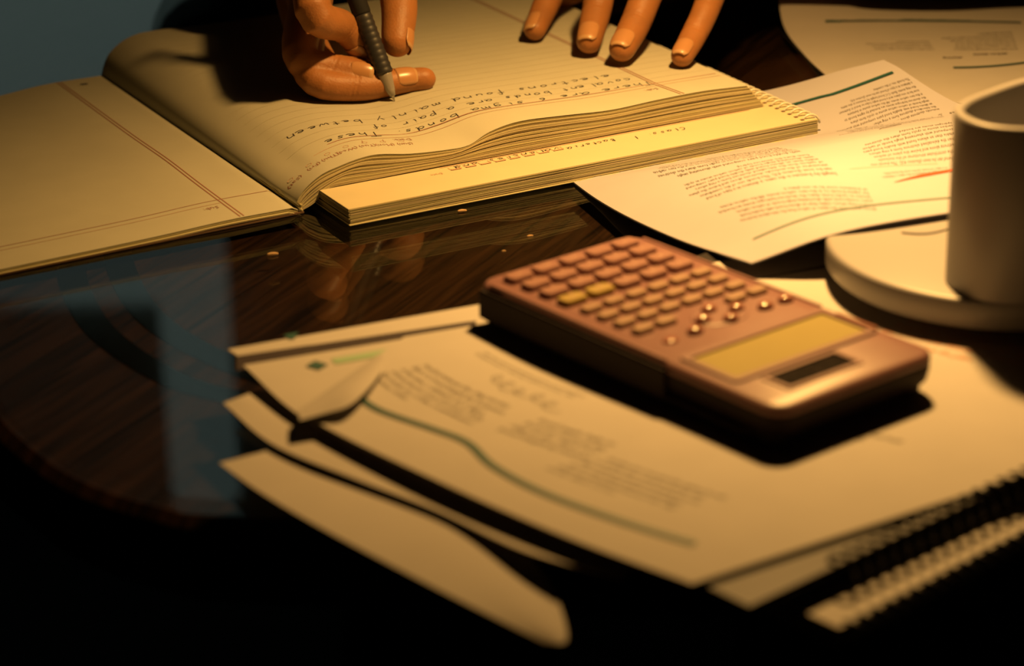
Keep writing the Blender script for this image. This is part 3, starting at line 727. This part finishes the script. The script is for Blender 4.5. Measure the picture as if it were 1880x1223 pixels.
# scooped touch plate on the base, neck and head above the frame
mb = MB(); P = [at(1655 + 110 * k / 12, 428 - 16 * k / 12 + 9 * math.sin(math.pi * k / 12), .0352) for k in range(13)]
q = [at(1655 + 110 * k / 12, 428 - 18 * k / 12, .0352) for k in range(12, -1, -1)]
mb.prism([(p[0], p[1]) for p in P[:12] + q[1:12]], .0348, .0358); mb.build('touch_plate', M['white'], lamp)
neck = [(.243, .030, .034), (.250, .034, .10), (.272, .060, .20), (.280, .100, .32), (.262, .145, .41), (.215, .160, .440), (.15, .155, .421)]
NK = [crom(neck, k / 40) for k in range(41)]
mb = MB(); mb.tube(NK, .0065, 16); mb.build('neck', M['white'], lamp, smooth=True)
ha = math.radians(12); HN = np.array([0, -math.sin(ha), -math.cos(ha)]); LP = np.array(LAMP)
mb = MB(); mb.tube([LP - HN * .004, LP - HN * .0065, LP - HN * .022, LP - HN * .026], [.060, .062, .062, .056], 48); mb.build('lamp_head', M['white'], lamp)
em = bpy.data.materials.new('lamp_diffuser'); em.use_nodes = True
eb = em.node_tree.nodes['Principled BSDF']; eb.inputs['Base Color'].default_value = (.9, .85, .7, 1); eb.inputs['Emission Color'].default_value = (1, .55, .2, 1); eb.inputs['Emission Strength'].default_value = 3
mb = MB(); mb.tube([LP - HN * .0015, LP - HN * .004], .056, 48); mb.build('diffuser', em, lamp)
COL.objects.link(lo); lo.parent = lamp; lo.location = LAMP - lamp.location

# ================================================================ CALCULATOR
CO = np.array([-.01389696, -.0339231, 0]); CUx = np.array([.77800116, .62826284, 0]); CVx = np.array([.62826284, -.77800116, 0])
def cf(u, v, z): return CO + CUx * u * .001 + CVx * v * .001 + np.array([0, 0, z * .001])
calc = empty('calculator', tuple(cf(40, 81, 19.5)), 'mauve scientific calculator with its slide-on case clipped underneath', 'calculator')
def rrect(u0, u1, v0, v1, r, n=6):
    P = []
    for cx, cy, a0 in ((u1 - r, v1 - r, 0), (u0 + r, v1 - r, 90), (u0 + r, v0 + r, 180), (u1 - r, v0 + r, 270)):
        for k in range(n + 1):
            a = math.radians(a0 + 90 * k / n); P.append((cx + r * math.cos(a), cy + r * math.sin(a)))
    return P
def loft(mb, rings, mi=0, capa=True, capb=True):
    n = len(rings[0]); V = [p for r in rings for p in r]
    Fc = [(j * n + k, j * n + (k + 1) % n, (j + 1) * n + (k + 1) % n, (j + 1) * n + k) for j in range(len(rings) - 1) for k in range(n)]
    if capa: Fc.append(tuple(range(n))[::-1])
    if capb: Fc.append(tuple(range((len(rings) - 1) * n, len(rings) * n)))
    mb.add(V, Fc, mi)
def rr(u0, u1, v0, v1, r, z, tilt=None): return [cf(a, b, z if tilt is None else tilt(b, z)) for a, b in rrect(u0, u1, v0, v1, r)]
TOP = 35.6
mb = MB()
loft(mb, [rr(3, 77, 3, 160, 7, 22.6), rr(.8, 79.2, .8, 162, 8, 25), rr(.1, 79.9, .1, 162.9, 8.5, 29), rr(.1, 79.9, .1, 162.9, 8.5, 31.6)])
lo_ = mb.build('lower_shell', M['calcdark'], calc, smooth=True); lo_.data.set_sharp_from_angle(angle=math.radians(55))
mb = MB()
loft(mb, [rr(.6, 79.4, .6, 162.4, 8, 31.6), rr(0, 80, 0, 163, 8.5, 32.1), rr(0, 80, 0, 163, 8.5, 33.6), rr(.7, 79.3, .7, 162.3, 8, 34.9), rr(2.2, 77.8, 2.2, 160.8, 7, TOP)])
bo = mb.build('body', M['calc'], calc, smooth=True); bo.data.set_sharp_from_angle(angle=math.radians(55))
# raised side rails of the top face
for (a, b) in ((.9, 2.3), (77.7, 79.1)):
    mb = MB(); loft(mb, [rr(a, b, 8, 106, .6, 34.4), rr(a, b, 8, 106, .6, 36.0), rr(a + .3, b - .3, 8.4, 105.6, .3, 36.25)]); mb.build('side_rail', M['calc'], calc)
# slide-on case (dark) cupping the underside up to v = 107, thinner beyond
mb = MB()
loft(mb, [rr(2, 78, 1, 150, 7, 19.7), rr(-.6, 80.6, -1.0, 152, 9, 21.5), rr(-1.2, 81.2, -1.5, 152, 9, 24.0), rr(.5, 79.5, .2, 150, 8, 24.4)])
ca = mb.build('slide_case', M['calcdark'], calc, smooth=True); ca.data.set_sharp_from_angle(angle=math.radians(50))
for sx in (0, 1):
    mb = MB(); a, b = (-1.6, .5) if sx == 0 else (79.5, 81.6)
    loft(mb, [rr(a, b, 4, 108, .9, 22.5), rr(a, b, 4, 108, .9, 32.6), rr(a + .4, b - .4, 4.4, 107.6, .6, 33.4)]); mb.build('case_wall', M['calcdark'], calc)
for a_ in (3, 68):
    mb = MB(); loft(mb, [rr(a_, a_ + 9, 146, 158, 3, 19.7), rr(a_, a_ + 9, 146, 158, 3, 23.2)]); mb.build('back_foot', M['calcdark'], calc)
KEY = {}
def key(u, v, w, h, hgt, m, txt, nm='key', size=3.2):
    mb = MB()
    loft(mb, [rr(u - w / 2, u + w / 2, v - h / 2, v + h / 2, min(w, h) * .28, TOP - .3), rr(u - w / 2, u + w / 2, v - h / 2, v + h / 2, min(w, h) * .28, TOP + hgt * .7),
              rr(u - w / 2 + .45, u + w / 2 - .45, v - h / 2 + .45, v + h / 2 - .45, min(w, h) * .24, TOP + hgt)])
    if txt: put_text(mb, txt, size, lambda x, y: cf(u - x, v - size * .33 + y, TOP + hgt + .04), 1, align='CENTER', bold=.03)
    o = mb.build(nm, [m, M['keytext']], calc, fix=False, origin=tuple(cf(u, v, TOP)))
    bm = bmesh.new(); bm.from_mesh(o.data); bmesh.ops.recalc_face_normals(bm, faces=bm.faces); bm.to_mesh(o.data); bm.free()
    return o
rows = [(10.4, ['=', 'Ans', 'x10', '.', '0']), (20.6, ['-', '+', '3', '2', '1']), (31.0, ['/', 'x', '6', '5', '4']), (41.6, ['AC', 'DEL', '9', '8', '7'])]
for v, ks_ in rows:
    for i, t in enumerate(ks_):
        yel = t in ('AC', 'DEL'); o = key(13.2 + 13.4 * i, v, 11.2, 6.9, 2.3, M['calcyel'] if yel else M['calckey'], t, size=3.6 if len(t) < 2 else 2.7)
        if yel: o['label'] = 'olive yellow key'
rows6 = [(52.6, ['M+', 'S-D', ')', '(', 'ENG', 'RCL']), (61.8, ['tan', 'cos', 'sin', 'hyp', 'deg', '(-)']), (71.0, ['ln', 'log', 'x', 'x2', 'v', 'a/b'])]
for v, ks_ in rows6:
    for i, t in enumerate(ks_): key(13.0 + 11.0 * i, v, 8.6, 5.0, 1.9, M['calckey2'], t, size=2.0)
for u, t in ((13.6, 'log'), (24.6, 'x-1'), (59.6, 'x3'), (70.4, 'Abs')): key(u, 80.2, 8.6, 5.0, 1.9, M['calckey2'], t, size=2.0)
def dome(u, v, ru, rv, h, nm, m):
    mb = MB(); R = []
    for f, z in ((1, -.3), (1, .45 * h), (.86, .78 * h), (.6, .95 * h), (.25, h)):
        R.append([cf(u + ru * f * math.cos(a), v + rv * f * math.sin(a), TOP + z) for a in np.linspace(0, 2 * math.pi, 25)[:-1]])
    loft(mb, R); return mb.build(nm, m, calc, smooth=True, origin=tuple(cf(u, v, TOP)))
for u, v in ((73, 93), (62.6, 93), (27, 93.5)): dome(u, v, 3.6, 2.5, 2.3, 'button', M['calcbtn'])
dome(15.0, 93.5, 3.4, 2.4, 1.0, 'button', M['calcbtn'])
mb = MB(); loft(mb, [[cf(44.6 + r * math.cos(a), 87.6 + r * .72 * math.sin(a), z) for a in np.linspace(0, 2 * math.pi, 33)[:-1]] for r, z in ((12, TOP - .2), (12, TOP + .25), (11.4, TOP + .45))]); mb.build('direction_pad_plate', M['calc'], calc)
for u, v in ((44.6, 81.9), (53.0, 87.6), (36.2, 87.8), (44.6, 93.4)): dome(u, v, 3.4, 2.6, 2.5, 'direction_button', M['calcbtn'])
# display in its recess: raised frame, screen below it
def frame_ring(o4, i4, z0, z1, zi, nm, m, r=2.0):
    mb = MB(); O = rrect(*o4, r); I = rrect(*i4, r * .6)
    rings = [[cf(a, b, z0) for a, b in O], [cf(a, b, z1) for a, b in O], [cf(a, b, z1) for a, b in I], [cf(a, b, zi) for a, b in I]]
    loft(mb, rings, capa=False, capb=False); return mb.build(nm, m, calc)
frame_ring((5.5, 76.5, 107.5, 137.0), (8.0, 73.6, 111.0, 134.2), TOP - .1, TOP + .9, TOP - .1, 'screen_bezel', M['calc'])
mb = MB(); loft(mb, [rr(8, 73.6, 111, 134.2, 1.2, TOP - .2), rr(8, 73.6, 111, 134.2, 1.2, TOP + .12)]); mb.build('screen', M['lcd'], calc)
mb = MB(); loft(mb, [rr(75, 76.6, 116, 136, .7, TOP), rr(75, 76.6, 116, 136, .7, TOP + 1.5)]); mb.build('bezel_ridge', M['calcbtn'], calc)
frame_ring((15.0, 52.0, 138.4, 153.2), (17.0, 50.0, 140.2, 151.4), TOP - .1, TOP + .55, TOP - .1, 'solar_bezel', M['calc'], 1.5)
mb = MB(); loft(mb, [rr(17, 50, 140.2, 151.4, .8, TOP - .2), rr(17, 50, 140.2, 151.4, .8, TOP + .06)]); mb.build('solar_panel', M['solar'], calc)

# ================================================================ PEN
ptip = np.array(nb(77, 104.5, 0)); ptip = np.array([-.0545, .2475, .0205]); pdir = at(655, 0, .0665) - ptip; pdir /= np.linalg.norm(pdir)
pen = empty('pen', tuple(ptip), 'dark gripped clear tipped pen held upright in the writing hand', 'pen')
pp = lambda s: ptip + pdir * s * .001
mb = MB(); mb.tube([pp(0), pp(1.2), pp(2.6), pp(3)], [.0003, .0005, .0009, .0011], 12); mb.build('nib', M['metal'], pen, smooth=True)
mb = MB(); mb.tube([pp(2.6), pp(6), pp(13), pp(14)], [.0014, .0024, .0036, .0038], 24); mb.build('tip_cone', M['penclear'], pen, smooth=True)
mb = MB(); G = []
for k in range(0, 31): G.append((14 + k, .0043 + (.0003 if k % 3 == 1 else 0)))
mb.tube([pp(s) for s, r in G], [r for s, r in G], 24); mb.build('grip', M['pendark'], pen, smooth=True)
mb = MB(); mb.tube([pp(44), pp(45), pp(106), pp(109)], [.0041, .0045, .0045, .0035], 24); mb.build('barrel', M['penbarrel'], pen, smooth=True)
mb = MB(); mb.tube([pp(109), pp(113), pp(119), pp(120)], [.0022, .0028, .0028, .0018], 16); mb.build('click_button', M['metal'], pen, smooth=True)

# ================================================================ PERSON
def capsules(mb, chain, rad, seg=20, n=5, caps=True):
    """tapered tube through joints with rounded ends"""
    P = [np.array(p, float) for p in chain]; m = (len(P) - 1) * n
    pts = [crom(P, k / m) for k in range(m + 1)]
    R = [float(crom([[r] for r in rad], k / m)[0]) for k in range(m + 1)]
    a, b = pts[0], pts[-1]
    ta = pts[0] - pts[1]; ta /= np.linalg.norm(ta); tb = pts[-1] - pts[-2]; tb /= np.linalg.norm(tb)
    A = [(a + ta * R[0] * math.sin(q), R[0] * math.cos(q)) for q in (1.45, 1.15, .8, .4)]
    B = [(b + tb * R[-1] * math.sin(q), R[-1] * math.cos(q)) for q in (.4, .8, 1.15, 1.45)]
    allp = A + list(zip(pts, R)) + B
    mb.tube([p for p, r in allp], [r for p, r in allp], seg)
def ball(mb, c, r, seg=20, R=None):
    c = np.array(c, float); r = np.array([r] * 3 if np.isscalar(r) else r, float); V = []; nr = 12
    for j in range(1, nr):
        for k in range(seg):
            t = math.pi * j / nr; a = 2 * math.pi * k / seg
            p = np.array([math.sin(t) * math.cos(a), math.sin(t) * math.sin(a), math.cos(t)]) * r
            V.append(c + (R @ p if R is not None else p))
    e = np.array([0, 0, 1.0]) * r; e = R @ e if R is not None else e
    V += [c + e, c - e]; n = (nr - 1) * seg
    Fc = [(j * seg + k, (j + 1) * seg + k, (j + 1) * seg + (k + 1) % seg, j * seg + (k + 1) % seg) for j in range(nr - 2) for k in range(seg)]
    Fc += [(n, k, (k + 1) % seg) for k in range(seg)] + [(n + 1, (nr - 2) * seg + (k + 1) % seg, (nr - 2) * seg + k) for k in range(seg)]
    mb.add(V, Fc)
def fuse(mb, voxel, smooth=6, fac=.5):
    """union of the overlapping volumes as one continuous surface: returns verts, faces"""
    me = bpy.data.meshes.new('f'); me.from_pydata(mb.v, [], mb.f); me.update()
    bm = bmesh.new(); bm.from_mesh(me); bmesh.ops.recalc_face_normals(bm, faces=bm.faces); bm.to_mesh(me); bm.free()
    o = bpy.data.objects.new('f', me); COL.objects.link(o)
    md = o.modifiers.new('r', 'REMESH'); md.mode = 'VOXEL'; md.voxel_size = voxel
    if smooth: s = o.modifiers.new('s', 'SMOOTH'); s.iterations = smooth; s.factor = fac
    dg = bpy.context.evaluated_depsgraph_get(); m2 = o.evaluated_get(dg).to_mesh()
    V = np.array([v.co[:] for v in m2.vertices]); Fc = [tuple(p.vertices) for p in m2.polygons]
    o.evaluated_get(dg).to_mesh_clear(); bpy.data.objects.remove(o); bpy.data.meshes.remove(me)
    return V, Fc
def crease(V, p, ax, upn, r, depth=.0005, w=.0007, half=True):
    """press a shallow skin fold into the back of a finger"""
    p = np.array(p); ax = np.array(ax) / np.linalg.norm(ax); upn = np.array(upn) - ax * (np.array(upn) @ ax); upn /= np.linalg.norm(upn)
    side = np.cross(ax, upn)
    d = V - p; a = d @ ax; h = d @ upn; s = d @ side; near = (np.abs(a) < 3 * w) & (h > -.3 * r) & (np.abs(s) < 1.25 * r) & (h < 1.6 * r)
    a2 = a + .0012 * (s / r) ** 2
    V[near] -= (depth * np.exp(-(a2[near] / w) ** 2))[:, None] * (d[near] - a[near][:, None] * ax) / (np.linalg.norm(d[near] - a[near][:, None] * ax, axis=1)[:, None] + 1e-9)
    return V
def nail(parent, tip, dip, r, upn, L=.0105, wd=52, back=.0085, fwd=.0035, tipm=True):
    tip = np.array(tip); dip = np.array(dip); ax = tip - dip; ax /= np.linalg.norm(ax)
    upn = np.array(upn, float); upn -= ax * (upn @ ax); upn /= np.linalg.norm(upn); side = np.cross(ax, upn)
    mb = MB(); n, m_ = 12, 12; V = []
    for j in range(m_ + 1):
        g = j / m_; s = -back + (back + fwd) * g
        rr_ = r * (1.0 if s < 0 else math.sqrt(max(.2, 1 - (s / (r * 1.35)) ** 2)))
        wj = wd * (1 - .25 * (1 - min(1, g / .25)) ** 2) * (1 - .30 * max(0, (g - .75) / .25) ** 2)
        for i in range(n + 1):
            a = math.radians(wj * (2 * i / n - 1)); V.append(tip + ax * s + (upn * math.cos(a) * 1.02 + side * math.sin(a)) * (rr_ * .985 + .00022 * math.sin(math.pi * min(1, g * 1.3 + .1)) ))
    w = n + 1; nV = len(V); V2 = [p - upn * .0003 for p in V]
    Fc = []; mi = []
    for j in range(m_):
        for i in range(n):
            a = j * w + i; q = (a, a + 1, a + w + 1, a + w); Fc.append(q); mi.append(1 if j >= m_ - 2 else 0); Fc.append(tuple(k + nV for k in q[::-1])); mi.append(0)
    rim = list(range(w)) + [j * w + n for j in range(1, m_ + 1)] + [m_ * w + i for i in range(n - 1, -1, -1)] + [j * w for j in range(m_ - 1, 0, -1)]
    for a, b in zip(rim, rim[1:] + rim[:1]): Fc.append((a, a + nV, b + nV, b)); mi.append(0)
    o = obj('fingernail', V + V2, Fc, [M['nail'], M['nailtip']], parent, True, mi); return fixnormals(o)

person = empty('person', (.08, .85, FZ), 'person in a dark long sleeved top writing with a pen, other hand holding the page', 'person')
BV = []; BF = []
def body_add(V, Fc):
    n = len(BV); BV.extend([tuple(v) for v in V]); BF.extend([tuple(i + n for i in f) for f in Fc])
# --- left hand pressing on the page (image right)
LHN = dict(
 index=[(.0145, .3440, .0280), (.0205, .3620, .0360), (.0300, .3800, .0490), (.0500, .4090, .0640)],
 middle=[(.0413, .3155, .0295), (.0455, .3345, .0385), (.0510, .3540, .0520), (.0685, .3920, .0670)],
 ring=[(.0572, .2990, .0300), (.0648, .3180, .0375), (.0735, .3370, .0515), (.0890, .3770, .0660)],
 pinky=[(.0868, .2945, .0270), (.0935, .3110, .0325), (.1010, .3260, .0425), (.1120, .3620, .0600)])
RAD = dict(index=[.0058, .0070, .0076, .0095], middle=[.0066, .0076, .0082, .0100], ring=[.0068, .0078, .0082, .0098], pinky=[.0058, .0066, .0070, .0090])
wl = np.array([.132, .452, .050])
mb = MB()
for k, ch in LHN.items():
    r = RAD[k]; ch = [np.array(c) for c in ch]
    capsules(mb, ch, r); mcp = ch[-1]
    capsules(mb, [mcp, mcp * .55 + wl * .45 + np.array([0, 0, .003]), wl + (mcp - np.array([.079, .385, .06])) * .35], [r[-1], .0135, .0165])
capsules(mb, [LHN['index'][-1], LHN['pinky'][-1]], [.009, .0085]); 
capsules(mb, [np.array(LHN['index'][-1]) * .7 + wl * .3, np.array(LHN['pinky'][-1]) * .7 + wl * .3 - np.array([0, 0, .004])], [.012, .012])
capsules(mb, [(.118, .432, .045), (.082, .440, .038), (.052, .432, .032), (.030, .418, .027)], [.016, .0115, .010, .0075])
capsules(mb, [wl, (.165, .460, .046), (.22, .470, .044)], [.022, .024, .030])
V, Fc = fuse(mb, .00085, 8)
for k, ch in LHN.items():
    ch = [np.array(c) for c in ch]; r = RAD[k]
    for j in (1, 2):
        ax = ch[j - 1] - ch[j + 1]
        for dx in ((-.0016, 0, .0016) if j == 2 else (-.0009, .0009)):
            crease(V, ch[j] + dx * ax / np.linalg.norm(ax), ax, (0, -.3, 1), r[j], .00045, .0005)
body_add(V, Fc)
# --- right hand around the pen (image left)
RHN = dict(
 index=[(-.0700, .2640, .0415), tuple(at(632, 50, .0540)), tuple(at(574, 20, .0670)), (-.0900, .2960, .0900)],
 middle=[(-.0690, .2545, .0325), (-.0835, .2560, .0345), (-.1000, .2590, .0415), (-.0930, .3160, .0700)],
 ring=[(-.0490, .2600, .0272), (-.0735, .2500, .0272), (-.0950, .2520, .0330), (-.0980, .3080, .0530)],
 pinky=[(-.0405, .2625, .0268), (-.0600, .2600, .0268), (-.0830, .2620, .0285), (-.1000, .3000, .0370)],
 thumb=[(-.0530, .2640, .0455), (-.0525, .2830, .0610), (-.0600, .3160, .0760), (-.0850, .3600, .0720)])
RADR = dict(index=[.0066, .0078, .0088, .0105], middle=[.0066, .0078, .0086, .0105], ring=[.0062, .0070, .0076, .0100], pinky=[.0058, .0064, .0070, .0095], thumb=[.0078, .0092, .0098, .0140])
wr = np.array([-.110, .386, .066])
mb = MB()
for k, ch in RHN.items():
    r = RADR[k]; ch = [np.array(c) for c in ch]; capsules(mb, ch, r)
    mcp = ch[-1]; capsules(mb, [mcp, mcp * .5 + wr * .5, wr + (mcp - np.array([-.108, .31, .060])) * .3], [r[-1], .0135, .0160])
capsules(mb, [RHN['index'][-1], RHN['pinky'][-1]], [.011, .0105])
capsules(mb, [np.array(RHN['index'][-1]) * .6 + wr * .4, np.array(RHN['pinky'][-1]) * .6 + wr * .4], [.014, .013])
capsules(mb, [wr, (-.122, .42, .068), (-.138, .46, .062)], [.022, .023, .029])
V, Fc = fuse(mb, .00085, 8)
for k, ch in RHN.items():
    ch = [np.array(c) for c in ch]; r = RADR[k]; ax = ch[0] - ch[2]
    for dx in (-.0009, .0009): crease(V, ch[1] + dx * ax / np.linalg.norm(ax), ax, (0, -.6, 1), r[1], .0004, .0005)
body_add(V, Fc)
# --- arms under the sleeves, trunk, neck, head
EL, ER = np.array([.350, .498, .052]), np.array([-.175, .600, .055])
SL, SR = np.array([.265, .775, .30]), np.array([-.105, .775, .30])
mb = MB()
capsules(mb, [(.19, .465, .044), EL * .6 + np.array([.19, .465, .044]) * .4, EL], [.026, .034, .034]); capsules(mb, [EL, SL], [.036, .046])
capsules(mb, [(-.145, .43, .05), ER * .6 + np.array([-.145, .43, .05]) * .4, ER], [.026, .034, .034]); capsules(mb, [ER, SR], [.036, .046])
capsules(mb, [SR, (.08, .80, .33), SL], [.055, .075, .055])
for dx in (-.07, 0, .07): capsules(mb, [(.08 + dx, .80, .28), (.08 + dx, .84, .10), (.08 + dx, .88, -.10), (.08 + dx, .90, -.22)], [.085, .095, .085, .095])
capsules(mb, [(.08, .79, .33), (.08, .755, .42), (.08, .735, .46)], [.060, .052, .052])
for sx in (-1, 1): capsules(mb, [(.08 + sx * .085, .88, -.24), (.08 + sx * .11, .66, -.22), (.08 + sx * .12, .47, -.22), (.08 + sx * .12, .48, -.45), (.08 + sx * .12, .50, -.68)], [.085, .075, .058, .050, .038])
V, Fc = fuse(mb, .010, 4); body_add(V, Fc)
hc = np.array([.08, .70, .535]); al = math.radians(38)
RM = np.array([[1, 0, 0], [0, math.cos(al), -math.sin(al)], [0, math.sin(al), math.cos(al)]])   # head bowed over the page
def hd(x, y, z): return hc + RM @ np.array([x, y, z])    # face looks along -y
mb = MB()
ball(mb, hd(0, .012, .025), (.074, .092, .085), 28, RM); ball(mb, hd(0, -.020, -.035), (.056, .062, .070), 24, RM)
ball(mb, hd(0, -.055, -.088), (.026, .022, .020), 16, RM)
capsules(mb, [hd(0, -.076, .018), hd(0, -.090, -.008), hd(0, -.100, -.022)], [.007, .009, .011], 14)
for sx in (-1, 1):
    ball(mb, hd(sx * .010, -.090, -.026), .0085, 12); ball(mb, hd(sx * .030, -.066, -.025), (.02, .016, .018), 14, RM)
    capsules(mb, [hd(sx * .014, -.080, .034), hd(sx * .032, -.077, .038), hd(sx * .048, -.066, .032)], [.005, .006, .004], 12)
    capsules(mb, [hd(sx * .072, .004, .022), hd(sx * .079, .012, .010), hd(sx * .074, .004, -.022)], [.010, .011, .007], 12)
capsules(mb, [hd(-.020, -.077, -.052), hd(0, -.084, -.050), hd(.020, -.077, -.052)], [.004, .0055, .004], 12)
capsules(mb, [hd(-.018, -.075, -.061), hd(0, -.082, -.062), hd(.018, -.075, -.061)], [.004, .006, .004], 12)
capsules(mb, [hd(0, .030, -.05), (.08, .745, .44), (.08, .765, .38)], [.050, .050, .055])
V, Fc = fuse(mb, .0035, 3); body_add(V, Fc)
body = obj('body', BV, BF, M['skin'], person, True)
for sx in (-1, 1):
    mb = MB(); ball(mb, hd(sx * .031, -.068, .012), (.0135, .0135, .012), 20, RM); ey = mb.build('eye', M['eye'], person, smooth=True)
    mb = MB(); ball(mb, hd(sx * .031, -.0785, .009), (.006, .004, .006), 16, RM); mb.build('iris', M['pendark'], ey, smooth=True)
mb = MB(); ball(mb, hd(0, .022, .040), (.082, .096, .086), 28, RM); ball(mb, hd(0, .055, -.010), (.072, .058, .070), 24, RM)
for k in range(40):
    a = rng.uniform(-1, 1); capsules(mb, [hd(a * .02, .02, .118), hd(a * .06, -.055, .098), hd(a * .072, -.074, .062 + .012 * rng.rand())], [.009, .008, .004], 8, 3)
V, Fc = fuse(mb, .0045, 2); obj('hair', V, Fc, M['hair'], person, True)
for k in ('index', 'middle', 'ring', 'pinky'):
    upn = {'index': (-.75, -.45, .75), 'middle': (-.30, -.75, 1), 'ring': (-.28, -.75, 1), 'pinky': (-.30, -.75, 1)}[k]
    nail(body, LHN[k][0], LHN[k][1], RAD[k][0] * 1.03, upn, back=.0075, fwd=.0048)
for k, upn in (('index', (-.6, -.9, .1)), ('middle', (-.3, -1, .3)), ('ring', (.1, -.7, .8)), ('thumb', (1, .3, .2))):
    nail(body, RHN[k][0], RHN[k][1], RADR[k][0] * 1.03, upn, back=.0062, fwd=.0052)
# clothing
mb = MB()
capsules(mb, [(.205, .468, .044), EL * .5 + np.array([.205, .464, .046]) * .5, EL], [.034, .042, .045]); capsules(mb, [EL, SL], [.047, .060])
capsules(mb, [(-.116, .370, .072), (-.124, .41, .076), ER * .5 + np.array([-.122, .41, .088]) * .5, ER], [.032, .038, .048, .050]); capsules(mb, [ER, SR], [.047, .060])
capsules(mb, [SR, (.08, .81, .33), SL], [.065, .085, .065])
for dx in (-.075, 0, .075): capsules(mb, [(.08 + dx, .80, .29), (.08 + dx, .84, .10), (.08 + dx, .88, -.10), (.08 + dx, .90, -.22)], [.095, .105, .097, .105])
V, Fc = fuse(mb, .007, 5)
V = V + 0.0022 * np.stack([np.sin(V[:, 2] * 90 + V[:, 0] * 40), np.sin(V[:, 0] * 70 + V[:, 1] * 60), np.sin(V[:, 0] * 80 - V[:, 1] * 50)], 1)
obj('shirt', V, Fc, M['shirt'], person, True)
mb = MB()
for sx in (-1, 1): capsules(mb, [(.08 + sx * .085, .88, -.23), (.08 + sx * .11, .66, -.21), (.08 + sx * .12, .46, -.21), (.08 + sx * .12, .475, -.45), (.08 + sx * .12, .49, -.67)], [.098, .088, .070, .064, .055])
V, Fc = fuse(mb, .012, 4); obj('trousers', V, Fc, M['jeans'], person, True)
for sx in (-1, 1):
    mb = MB(); x = .08 + sx * .12
    capsules(mb, [(x, .52, FZ + .045), (x, .44, FZ + .040), (x, .36, FZ + .030)], [.042, .040, .028]); V, Fc = fuse(mb, .006, 2)
    V[:, 2] = np.maximum(V[:, 2], FZ + .001); obj('shoe', V, Fc, M['shoe'], person, True)

# ================================================================ CHAIR
ch_ = empty('wooden_chair', (.08, .92, FZ), 'dark wooden chair the writing person sits on', 'chair')
mb = MB(); mb.box((-.13, .70, -.355), (.29, 1.10, -.325)); bevel(mb.build('seat', M['chair'], ch_), .008)
for x in (-.11, .27):
    for y in (.73, 1.07):
        mb = MB(); mb.tube([(x, y, FZ), (x, y, -.35)], [.016, .020], 12); mb.build('leg', M['chair'], ch_)
for x in (-.11, .27):
    mb = MB(); mb.tube([(x, 1.07, -.34), (x, 1.10, .02)], .017, 12); mb.build('back_post', M['chair'], ch_)
for z in (-.20, -.09, .0):
    mb = MB(); mb.box((-.095, 1.085, z - .02), (.255, 1.103, z + .02)); mb.build('back_slat', M['chair'], ch_)

# ================================================================ CRUMBS
for (px, py, s, lab) in ((500, 470, .0016, 'pale crumb on the glass left of the notebook spine reflection'), (848, 390, .0014, 'tiny curled crumb on the glass just below the notebook edge'),
                    (973, 435, .0009, 'tiny crumb on the glass near the calculator keypad end'), (925, 462, .0006, 'smallest speck of crumb on the dark table')):
    p = at(px, py, 0); mb = MB(); capsules(mb, [p + np.array([-s, 0, s * .45]), p + np.array([0, s * .3, s * .5]), p + np.array([s * 1.2, s * .5, s * .45])], [s * .4, s * .5, s * .35], 8, 2)
    tag(mb.build('crumb', M['crumb'], None, True, origin=tuple(p)), lab, 'crumb')
